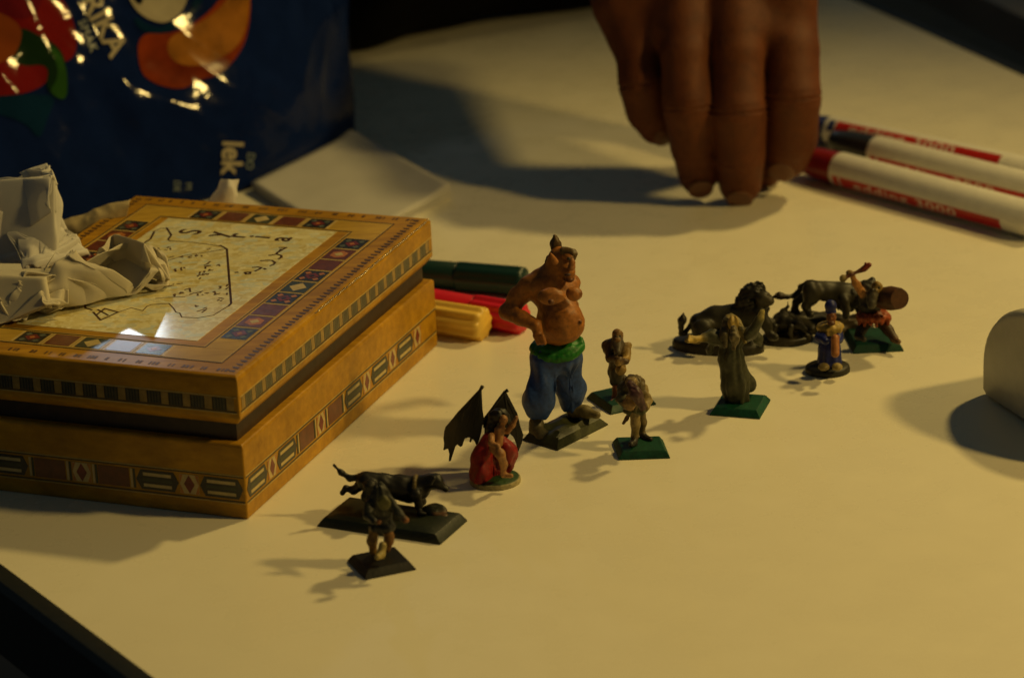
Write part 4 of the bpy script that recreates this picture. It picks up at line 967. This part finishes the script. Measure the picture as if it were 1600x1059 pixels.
# ================================================================== CRISP BAG
base_px = [(-140, 420), (-40, 400), (60, 372), (170, 340), (290, 318), (400, 292), (480, 252), (549, 212)]
bpts = np.array([G(*q) for q in base_px]); bpts[:, 2] = 0
cum = np.r_[0, np.cumsum(np.linalg.norm(np.diff(bpts, axis=0), axis=1))]; cum /= cum[-1]
# smooth the ground line
uu = np.linspace(0, 1, 181); bl = np.stack([np.interp(uu, cum, bpts[:, i]) for i in range(3)], 1)
for _ in range(220): bl[1:-1] = (bl[:-2] + bl[2:]) / 2 * .5 + bl[1:-1] * .5
tn = np.gradient(bl, axis=0); tn /= np.linalg.norm(tn, axis=1)[:, None]; bn_ = np.stack([tn[:, 1], -tn[:, 0], np.zeros(len(tn))], 1)   # towards viewer
vvs = np.linspace(0, 1, 141); HBAG = 185.0
def tri(x): return 2 * np.abs(x - np.floor(x + .5))
def crease(u, v):
    r = np.random.default_rng(21); out = 0
    for i in range(12):
        a = r.uniform(0.2, 1.5) * (1 if r.random() < .7 else -1); f = r.uniform(1.5, 6.0); ph = r.random(); wob = .10 * np.sin(5 * v + 9 * u + i)
        t_ = tri((u * math.cos(a) + v * math.sin(a) * .8 + wob) * f + ph)
        out = out + (t_ ** 1.6) * (5.2 / f) * r.uniform(.6, 1.2)
    return out - 6
U_, V_ = np.meshgrid(uu, vvs, indexing='ij')
bul = np.sin(np.clip(V_, 0, 1) * math.pi * .9 + .18) ** .6 * np.clip(np.sin(np.clip(U_ * .985, 0, 1) * math.pi), 0, 1) ** .8
front_off = 11 * bul + crease(U_, V_) * np.clip(V_ * 6, 0.1, 1) * np.clip((1 - U_) * 7, 0.1, 1) * .8
lean = -0.50 * V_ * HBAG
zc = V_ * HBAG * (1 - .05 * np.cos(U_ * 7)) + .6
# the right end: slanted seam
side_shift = np.clip((U_ - .9) * 10, 0, 1) * (3.2 * np.sin(V_ * 13 + 1) + 5 * np.clip(V_ * 2.2, 0, 1) - 14 * np.clip(V_ - .45, 0, 1))
FP = bl[:, None, :] + bn_[:, None, :] * (front_off)[..., None] + np.array([0, -1., 0]) * lean[..., None] + tn[:, None, :] * side_shift[..., None] + ez * zc[..., None]
back_off = -62 * bul - 3
BP = bl[:, None, :] + bn_[:, None, :] * back_off[..., None] + np.array([0, -1., 0]) * lean[..., None] + tn[:, None, :] * side_shift[..., None] + ez * zc[..., None]
nu, nv = U_.shape
V = np.vstack([FP.reshape(-1, 3), BP.reshape(-1, 3)]); V[:, 2] = np.maximum(V[:, 2], .5); off = nu * nv
F = [[i * nv + j, (i + 1) * nv + j, (i + 1) * nv + j + 1, i * nv + j + 1] for i in range(nu - 1) for j in range(nv - 1)]
F += [[off + i * nv + j + 1, off + (i + 1) * nv + j + 1, off + (i + 1) * nv + j, off + i * nv + j] for i in range(nu - 1) for j in range(nv - 1)]
for j in range(nv - 1): F += [[j, j + 1, off + j + 1, off + j], [(nu - 1) * nv + j + 1, (nu - 1) * nv + j, off + (nu - 1) * nv + j, off + (nu - 1) * nv + j + 1]]
for i in range(nu - 1): F += [[i * nv, off + i * nv, off + (i + 1) * nv, (i + 1) * nv], [i * nv + nv - 1, (i + 1) * nv + nv - 1, off + (i + 1) * nv + nv - 1, off + i * nv + nv - 1]]
def foil(name, rgb, rough=.06, var=.15):
    m = simple(name, rgb, rough, var, 60, 0, .11, .02); nt = m.node_tree; b = nt.nodes["Principled BSDF"]
    n = noise(nt, 110, 3); bump(nt, b, n.outputs[0], .16, .001); return m
m_foil = foil("blue_foil", (0.005, 0.013, 0.070))
bag = thing("crisp_bag", bl[90], "crumpled glossy dark blue snack bag with pepper print behind the box", "bag")
bagm = mesh("bag_foil", V, F, m_foil, bag)
bvh = BVHTree.FromPolygons([Vector(p) for p in V], F)
def onbag(pts, off=.35):
    """photo positions of the print, dropped on to the foil"""
    out = []
    for x, y in pts:
        d = ray(x, y); d = d / np.linalg.norm(d); hit = bvh.ray_cast(Vector(CAM), Vector(d))
        if hit[0] is None: out.append(None); continue
        nrm = hit[1] if hit[1].dot(Vector(d)) < 0 else -hit[1]
        out.append(np.array(hit[0]) + np.array(nrm) * off * .5 - d * off)
    return out
def print_poly(name, pts, mat, off=.35, parent=None, maxlen=7):
    v, f = refine(np.array(pts, float), [list(range(len(pts)))], maxlen)
    P = onbag(v, off); f = [q for q in f if all(P[i] is not None for i in q)]
    P = np.array([p if p is not None else bl[90] for p in P])
    return mesh(name, P, f, mat, parent or bagm)
def print_text(name, s, cx, cy, size, ang, mat, off=.5, spacing=1.0, bold=0.02, stretch=1.0):
    v, f = text_mesh(s, size, spacing, bold * size); v, f = refine(v, f, 6)
    ca, sa = math.cos(ang), math.sin(ang); x = v[:, 0] * stretch; y = -v[:, 1]
    P = onbag(np.c_[cx + x * ca - y * sa, cy + x * sa + y * ca], off)
    f = [q for q in f if all(P[i] is not None for i in q)]; P = np.array([p if p is not None else bl[90] for p in P])
    return mesh(name, P, f, mat, bagm)
def blob(pts, n=4):
    """rounded closed outline"""
    p = np.array(pts, float)
    for _ in range(2): p = np.vstack([[.75 * p[i] + .25 * p[(i + 1) % len(p)], .25 * p[i] + .75 * p[(i + 1) % len(p)]] for i in range(len(p))])
    return p
f_red = foil("print_red", (0.17, 0.009, 0.007)); f_or = foil("print_orange", (0.22, 0.05, 0.008)); f_yl = foil("print_yellow", (0.42, 0.20, 0.03)); f_gr = foil("print_green", (0.025, 0.085, 0.012)); f_dg = foil("print_dark_green", (0.010, 0.028, 0.010))
f_wh = foil("print_white", (0.42, 0.37, 0.26)); f_tl = foil("print_teal", (0.004, 0.022, 0.055)); f_dr = foil("print_dark_red", (0.12, 0.008, 0.012)); f_bk = foil("print_navy", (0.004, 0.006, 0.016))
print_poly("printed_leaf", blob([(-10, 150), (50, 148), (90, 150), (74, 185), (62, 222), (40, 190), (-30, 172)]), f_tl, .28)
print_poly("printed_pepper", blob([(-60, -40), (60, -40), (105, 5), (122, 60), (115, 95), (80, 100), (40, 60), (-60, 70)]), f_red, .34)
print_poly("printed_pepper", blob([(-60, 80), (20, 95), (72, 90), (80, 120), (60, 140), (20, 150), (-60, 152)]), f_red, .37)
print_poly("printed_pepper", blob([(-60, -40), (50, -40), (70, 5), (40, 35), (0, 20), (-60, 20)]), f_dr, .40)
print_poly("printed_leaf", blob([(28, 40), (60, 55), (95, 75), (105, 110), (106, 150), (95, 158), (70, 140), (78, 100), (30, 105), (15, 85)]), f_dg, .43)
print_poly("printed_leaf", blob([(72, 70), (92, 78), (104, 110), (106, 148), (97, 158), (76, 143), (90, 125), (90, 100)]), f_gr, .46)
print_poly("printed_crisp", blob([(-60, 10), (0, 18), (35, 42), (32, 70), (15, 98), (-60, 110)]), f_or, .49)
print_poly("printed_crisp", blob([(215, 50), (270, 55), (330, 20), (360, -30), (392, -20), (390, 40), (378, 80), (345, 118), (310, 125), (285, 142), (240, 132), (216, 110)]), simple("print_crisp_orange", (.20, .030, .005), .09, .45, 45, 0, .16, .0), .34)
print_poly("printed_crisp", blob([(262, 58), (300, 45), (350, 10), (370, -30), (391, -20), (388, 35), (372, 75), (330, 100), (290, 105), (262, 90)]), simple("print_crisp_yellow", (.27, .105, .014), .09, .5, 60, 0, .16, .0), .37)
print_poly("printed_oval", blob([(190, -40), (300, -40), (290, 15), (262, 38), (232, 32), (205, 10)]), f_wh, .40)
print_poly("printed_oval", blob([(208, -40), (222, -40), (225, 6), (214, 8), (204, -8)]), f_bk, .43)
print_poly("printed_leaf", blob([(205, 22), (240, 45), (262, 40), (290, 20), (318, 5), (300, 25), (262, 54), (220, 52)]), f_tl, .37)
print_poly("printed_leaf", blob([(300, 0), (316, -6), (318, 2), (300, 18)]), f_tl, .46)
print_text("lettering", "PAPRIKA", 143, 5, 47, 1.085, f_wh, stretch=1.0)
print_text("lettering", "SMAK", 137, 56, 19, 1.18, simple("print_grey_blue", (.22, .27, .26), .3, .1, 100, 0), spacing=1.15, bold=0)
print_text("lettering", "lek", 361, 246, 46, 1.62, f_wh, stretch=.95)
print_text("lettering", "DO", 390, 252, 17, 1.7, simple("print_grey_blue", (.22, .27, .26), .3, .1, 100, 0), bold=0)
print_text("lettering", "DE", 276, 291, 14, 1.6, simple("print_grey_blue", (.22, .27, .26), .3, .1, 100, 0), bold=0); print_text("lettering", "M", 294, 291, 14, 1.6, simple("print_grey_blue", (.22, .27, .26), .3, .1, 100, 0), bold=0)

# ================================================================== PAPER NAPKINS
m_paper = mat_paper("white_tissue", (0.90, 0.88, 0.84), .45)
m_paper2 = mat_paper("folded_napkin", (0.60, 0.58, 0.55), .12)
def crumple(f, amp, seed):
    """sharp creases between slack facets: folded (absolute) lumpy noise in a few sizes"""
    ws = [wav(6.28 * f * m_, 1.0, seed * 10 + i) for i, m_ in enumerate((.35, .6, 1.1, 2.0, 3.8))]; am = amp * np.array([2.6, 1.7, 1.15, .55, .14])
    def g(X, Y, Z):
        wx = 4 * np.sin(.07 * Y + .05 * Z + seed); wy = 4 * np.sin(.08 * Z + .04 * X + 1); wz = 4 * np.sin(.06 * X + .07 * Y + 2)
        return sum(a_ * (.5 - np.abs(w_(X + wx, Y + wy, Z + wz))) for a_, w_ in zip(am, ws))
    return g
# upper crumpled napkin on the lid
NF = Fig((60, 420)); NF.Y = G(60, 425, HB)[1] + 14; NF.s = mmpx(A0 + e1 * 100 + e2 * 130)
def flap(pts_rows, seed, amp=1.2, thick=.22, sub=16):
    """a loose sheet through rows of photo positions (x, y, depth), creased"""
    rows = np.array([[NF.p(*q) for q in r_] for r_ in pts_rows]); m_, n_ = rows.shape[:2]
    ui = np.linspace(0, m_ - 1, (m_ - 1) * sub + 1); vi = np.linspace(0, n_ - 1, (n_ - 1) * sub + 1)
    def it(a, x, axis):
        n0 = a.shape[axis]; i1 = np.minimum(x.astype(int), n0 - 2); t_ = x - i1; sh = [1, 1, 1]; sh[axis] = -1; t_ = t_.reshape(sh)
        p0, p1, p2, p3 = [np.take(a, np.clip(i1 + k, 0, n0 - 1), axis) for k in (-1, 0, 1, 2)]
        return .5 * (2 * p1 + (p2 - p0) * t_ + (2 * p0 - 5 * p1 + 4 * p2 - p3) * t_ ** 2 + (3 * p1 - p0 - 3 * p2 + p3) * t_ ** 3)
    P = it(it(rows, ui, 0), vi, 1)
    g = crumple(.045, amp, seed); nn = np.cross(np.gradient(P, axis=0), np.gradient(P, axis=1)); nn /= np.linalg.norm(nn, axis=2)[..., None] + 1e-9
    P = P + nn * g(P[..., 0], P[..., 1], P[..., 2])[..., None]
    a, b_ = P.shape[:2]; V = P.reshape(-1, 3); F = [[i * b_ + j, (i + 1) * b_ + j, (i + 1) * b_ + j + 1, i * b_ + j + 1] for i in range(a - 1) for j in range(b_ - 1)]
    return V, F
def napkin(name, sheets, label, mat):
    t = thing(name, np.array([*sheets[0][0].mean(0)[:2], HB]), label, "napkin")
    mb = MB()
    for v, f in sheets: mb.add(v, f)
    o = mesh("paper_sheet", *mb.done(), mat, t); s = o.modifiers.new("thickness", 'SOLIDIFY'); s.thickness = .00025; s.offset = 0
    return t
def crumpled(centre, axes, half, seed, n=130, floor=None, spread=.2, size=160, soft=4, planes=44):
    """a square paper sheet folded again and again (mirror folds, so it keeps sharp creases) until it fits a lumpy hull"""
    r = np.random.default_rng(seed); g_ = np.linspace(-size / 2, size / 2, n)
    A_, B_ = np.meshgrid(g_, g_, indexing='ij'); q0 = Matrix.Rotation(r.uniform(0, 6), 3, Vector(r.normal(size=3)))
    P = np.stack([A_, B_, 6 * np.sin(A_ * .03 + 1) + 5 * np.cos(B_ * .035)], -1).reshape(-1, 3) @ np.array(q0).T
    ax_ = np.array(axes, float)                                # rows: unit axes of the hull
    nr = r.normal(size=(planes, 3)); nr /= np.linalg.norm(nr, axis=1)[:, None]
    sup = np.sqrt(((nr * np.array(half)) ** 2).sum(1)) * r.uniform(1 - spread, 1.06, planes)
    nw = nr @ ax_
    if floor is not None: nw = np.vstack([nw, [0, 0, -1]]); sup = np.r_[sup, centre[2] - floor]
    for it in range(14):
        for k in r.permutation(len(nw)):
            d = P @ nw[k] - sup[k] * (1 - .012 * (it % 5)) ; m_ = d > 0
            P[m_] -= 2 * d[m_][:, None] * nw[k]
    for k in range(len(nw)):
        d = P @ nw[k] - sup[k]; m_ = d > 0; P[m_] -= d[m_][:, None] * nw[k]
    V = P + centre; Q = V.reshape(n, n, 3)
    for _ in range(soft): Q[1:-1, 1:-1] = Q[1:-1, 1:-1] * .6 + .1 * (Q[:-2, 1:-1] + Q[2:, 1:-1] + Q[1:-1, :-2] + Q[1:-1, 2:])
    F = [[i * n + j, (i + 1) * n + j, (i + 1) * n + j + 1, i * n + j + 1] for i in range(n - 1) for j in range(n - 1)]
    return Q.reshape(-1, 3), F
def napkin(name, sheets, label, mat):
    t = thing(name, np.array([*sheets[0][0].mean(0)[:2], HB]), label, "napkin")
    for v, f in sheets:
        o = mesh("paper_sheet", v, f, mat, t); s_m = o.modifiers.new("thickness", 'SOLIDIFY'); s_m.thickness = .0002; s_m.offset = 0
    return t
def hull(px, py, back, rx, rz, ry, lean=0.0):
    """centre and half sizes from photo positions"""
    c_w = W(px, py, NF.Y + back); k_ = NF.s; t_ = math.radians(lean)
    ax_ = [[math.cos(t_), 0, -math.sin(t_)], [0, 1, 0], [math.sin(t_), 0, math.cos(t_)]]
    return c_w, ax_, (rx * k_, ry, rz * k_)
c1_, a1_, h1_ = hull(16, 356, 4, 98, 97, 28, 6); c2_, a2_, h2_ = hull(62, 402, 0, 96, 48, 22, 24)
napkin("crumpled_napkin", [crumpled(c1_, a1_, h1_, 5, floor=HB + .6, size=140, planes=34, soft=22), crumpled(c2_, a2_, h2_, 12, floor=HB + .6, size=105, planes=32, soft=22)], "tall crumpled white napkin standing on the box lid at left edge", m_paper)
up_fig = NF
d_l = G(250, 420, HB + 6) - G(0, 470, HB + 6); d_l /= np.linalg.norm(d_l); p_l = np.array([-d_l[1], d_l[0], 0])
fl_a = [d_l, p_l, np.array([0, 0, 1.])]
napkin("crumpled_napkin", [crumpled(G(110, 443, HB + 6), fl_a, (52, 20, 10), 33, floor=HB + .5, size=112, spread=.2, planes=30, soft=24), crumpled(G(30, 462, HB + 6), fl_a, (35, 21, 10), 41, floor=HB + .5, size=80, spread=.2, planes=30, soft=24), crumpled(G(190, 424, HB + 7), fl_a, (25, 17, 11), 47, floor=HB + .5, size=50, spread=.2, planes=26, soft=26)],
       "flattened crumpled napkin lying across the pearly map panel", mat_paper("cream_tissue", (0.86, 0.80, 0.64), .42))
# folded napkins on the table, partly under the bag
nap = thing("folded_napkins", G(560, 300), "flat pile of folded grey white paper napkins between bag and box", "napkin")
c0, c1, c2 = G(704, 309), G(552, 222), G(395, 300)
for k_ in range(4):
    a, b_, d_ = c0.copy(), c1.copy(), c2.copy(); cen = (a + d_) / 2
    rot = Matrix.Rotation(math.radians([0, 1.2, -1.0, .6][k_]), 3, 'Z'); sh = 1 + .012 * [0, -1, 1, 0][k_]
    q_ = [a, b_, d_, a + d_ - b_]; q_ = [np.array(rot @ Vector(p - cen)) * sh + cen for p in q_]
    n_ = 24; V = []; z0 = .5 + k_ * 1.35
    for i in range(n_ + 1):
        for j in range(n_ + 1):
            u, w = i / n_, j / n_; p = (1 - u) * (1 - w) * q_[0] + u * (1 - w) * q_[1] + u * w * q_[2] + (1 - u) * w * q_[3]
            lift = 1.6 * k_ / 3 * math.exp(-((w) / .10) ** 2) + .35 * math.sin(7 * u + k_) * math.sin(5 * w)
            V.append([p[0], p[1], z0 + lift + (2.4 * math.exp(-((1 - abs(1 - w)) / .06) ** 2) if k_ == 3 else 0) * 0])
    F = [[i * (n_ + 1) + j, (i + 1) * (n_ + 1) + j, (i + 1) * (n_ + 1) + j + 1, i * (n_ + 1) + j + 1] for i in range(n_) for j in range(n_)]
    o = mesh("napkin_layer", V, F, m_paper2, nap); s = o.modifiers.new("thickness", 'SOLIDIFY'); s.thickness = .0011; s.offset = 0
# small white paper corner standing between box and bag
Yp = (A0 + e1 * (LEN + 14) + e2 * 85)[1]
def scrap(rows, name, label, mat, seed):
    global NF
    keep = NF.Y; NF.Y = Yp; v, f = flap(rows, seed, .5); NF.Y = keep
    t = thing(name, np.array([*v.mean(0)[:2], 0]), label, "paper"); o = mesh("paper_sheet", v, f, mat, t); s = o.modifiers.new("thickness", 'SOLIDIFY'); s.thickness = .0004; s.offset = 0
scrap([[(345, 280, 3), (358, 281, 0), (374, 281, 4)], [(340, 297, 2), (357, 298, -3), (370, 299, 4)], [(326, 316, 2), (348, 318, -3), (367, 320, 4)], [(300, 350, 2), (335, 352, -2), (362, 352, 4)], [(290, 470, 2), (330, 472, -2), (360, 472, 4)]], "paper_scrap", "small white paper corner sticking up behind the box lid", m_paper, 4)
Yp = (A0 + e1 * 150 + e2 * (WID + 10))[1]
scrap([[(90, 352, 6), (130, 336, 4), (170, 322, 3), (205, 314, 4)], [(80, 366, 0), (125, 352, -2), (168, 338, -2), (200, 328, 0)], [(70, 400, 0), (120, 395, -2), (160, 390, -2), (190, 380, 0)], [(60, 480, 0), (110, 480, -2), (150, 475, -2), (180, 470, 0)]], "paper_scrap", "cream paper edge showing behind the left corner of the box lid", mat_paper("cream_tissue_b", (0.66, 0.54, 0.30), .3), 9)

# ================================================================== BLACK SLEEVE AT THE FAR SIDE
a, b_ = G(555, 70), G(920, 2); d_ = (b_ - a) / np.linalg.norm(b_ - a); nn = np.array([-d_[1], d_[0], 0]); R_ = 45
pts = [a - d_ * 140 + nn * R_ * .2 + ez * R_, a + nn * R_ * .2 + ez * R_, b_ + nn * R_ * .2 + ez * R_, b_ + d_ * 160 + nn * (R_ + 25) + ez * (R_ + 10)]
V, F, _ = sculpt([Cap(pts[i], pts[i + 1], R_, R_, 12, SKC) for i in range(3)], 3.0, disp=addf(wav(.06, 2.2, 3), wav(.14, 1.2, 4)), zmin=0.3)
slv = mesh("dark_sleeve", V, F, simple("black_cloth", (0.004, 0.004, 0.005), .9, .2, 500, .3, .1), origin=(*(a + b_)[:2] / 2, 0)); tag(slv, "black cloth sleeve lying across the far side of the table", "sleeve")

# ================================================================== EDGE OF ANOTHER TABLE BEYOND
na, nb_ = G(1545, 0), G(1600, 27); dn_ = (nb_ - na) / np.linalg.norm(nb_ - na); nw_ = np.array([-dn_[1], dn_[0], 0]); nw_ = nw_ if nw_[0] > 0 else -nw_
q = np.array([na - dn_ * 400, nb_ + dn_ * 400, nb_ + dn_ * 400 + nw_ * 500, na - dn_ * 400 + nw_ * 500]); q[:, 2] = 0
v, f = prism(q - [0, 0, 22], q)
nt_ = mesh("neighbour_table", v, f, simple("pale_grey_board", (0.30, 0.25, 0.20), .5, .1, 20, .05), smooth=False, origin=(*q.mean(0)[:2], -22)); tag(nt_, "pale edge of another table beyond the dark gap at top right", "table"); bevel(nt_, 1.5)
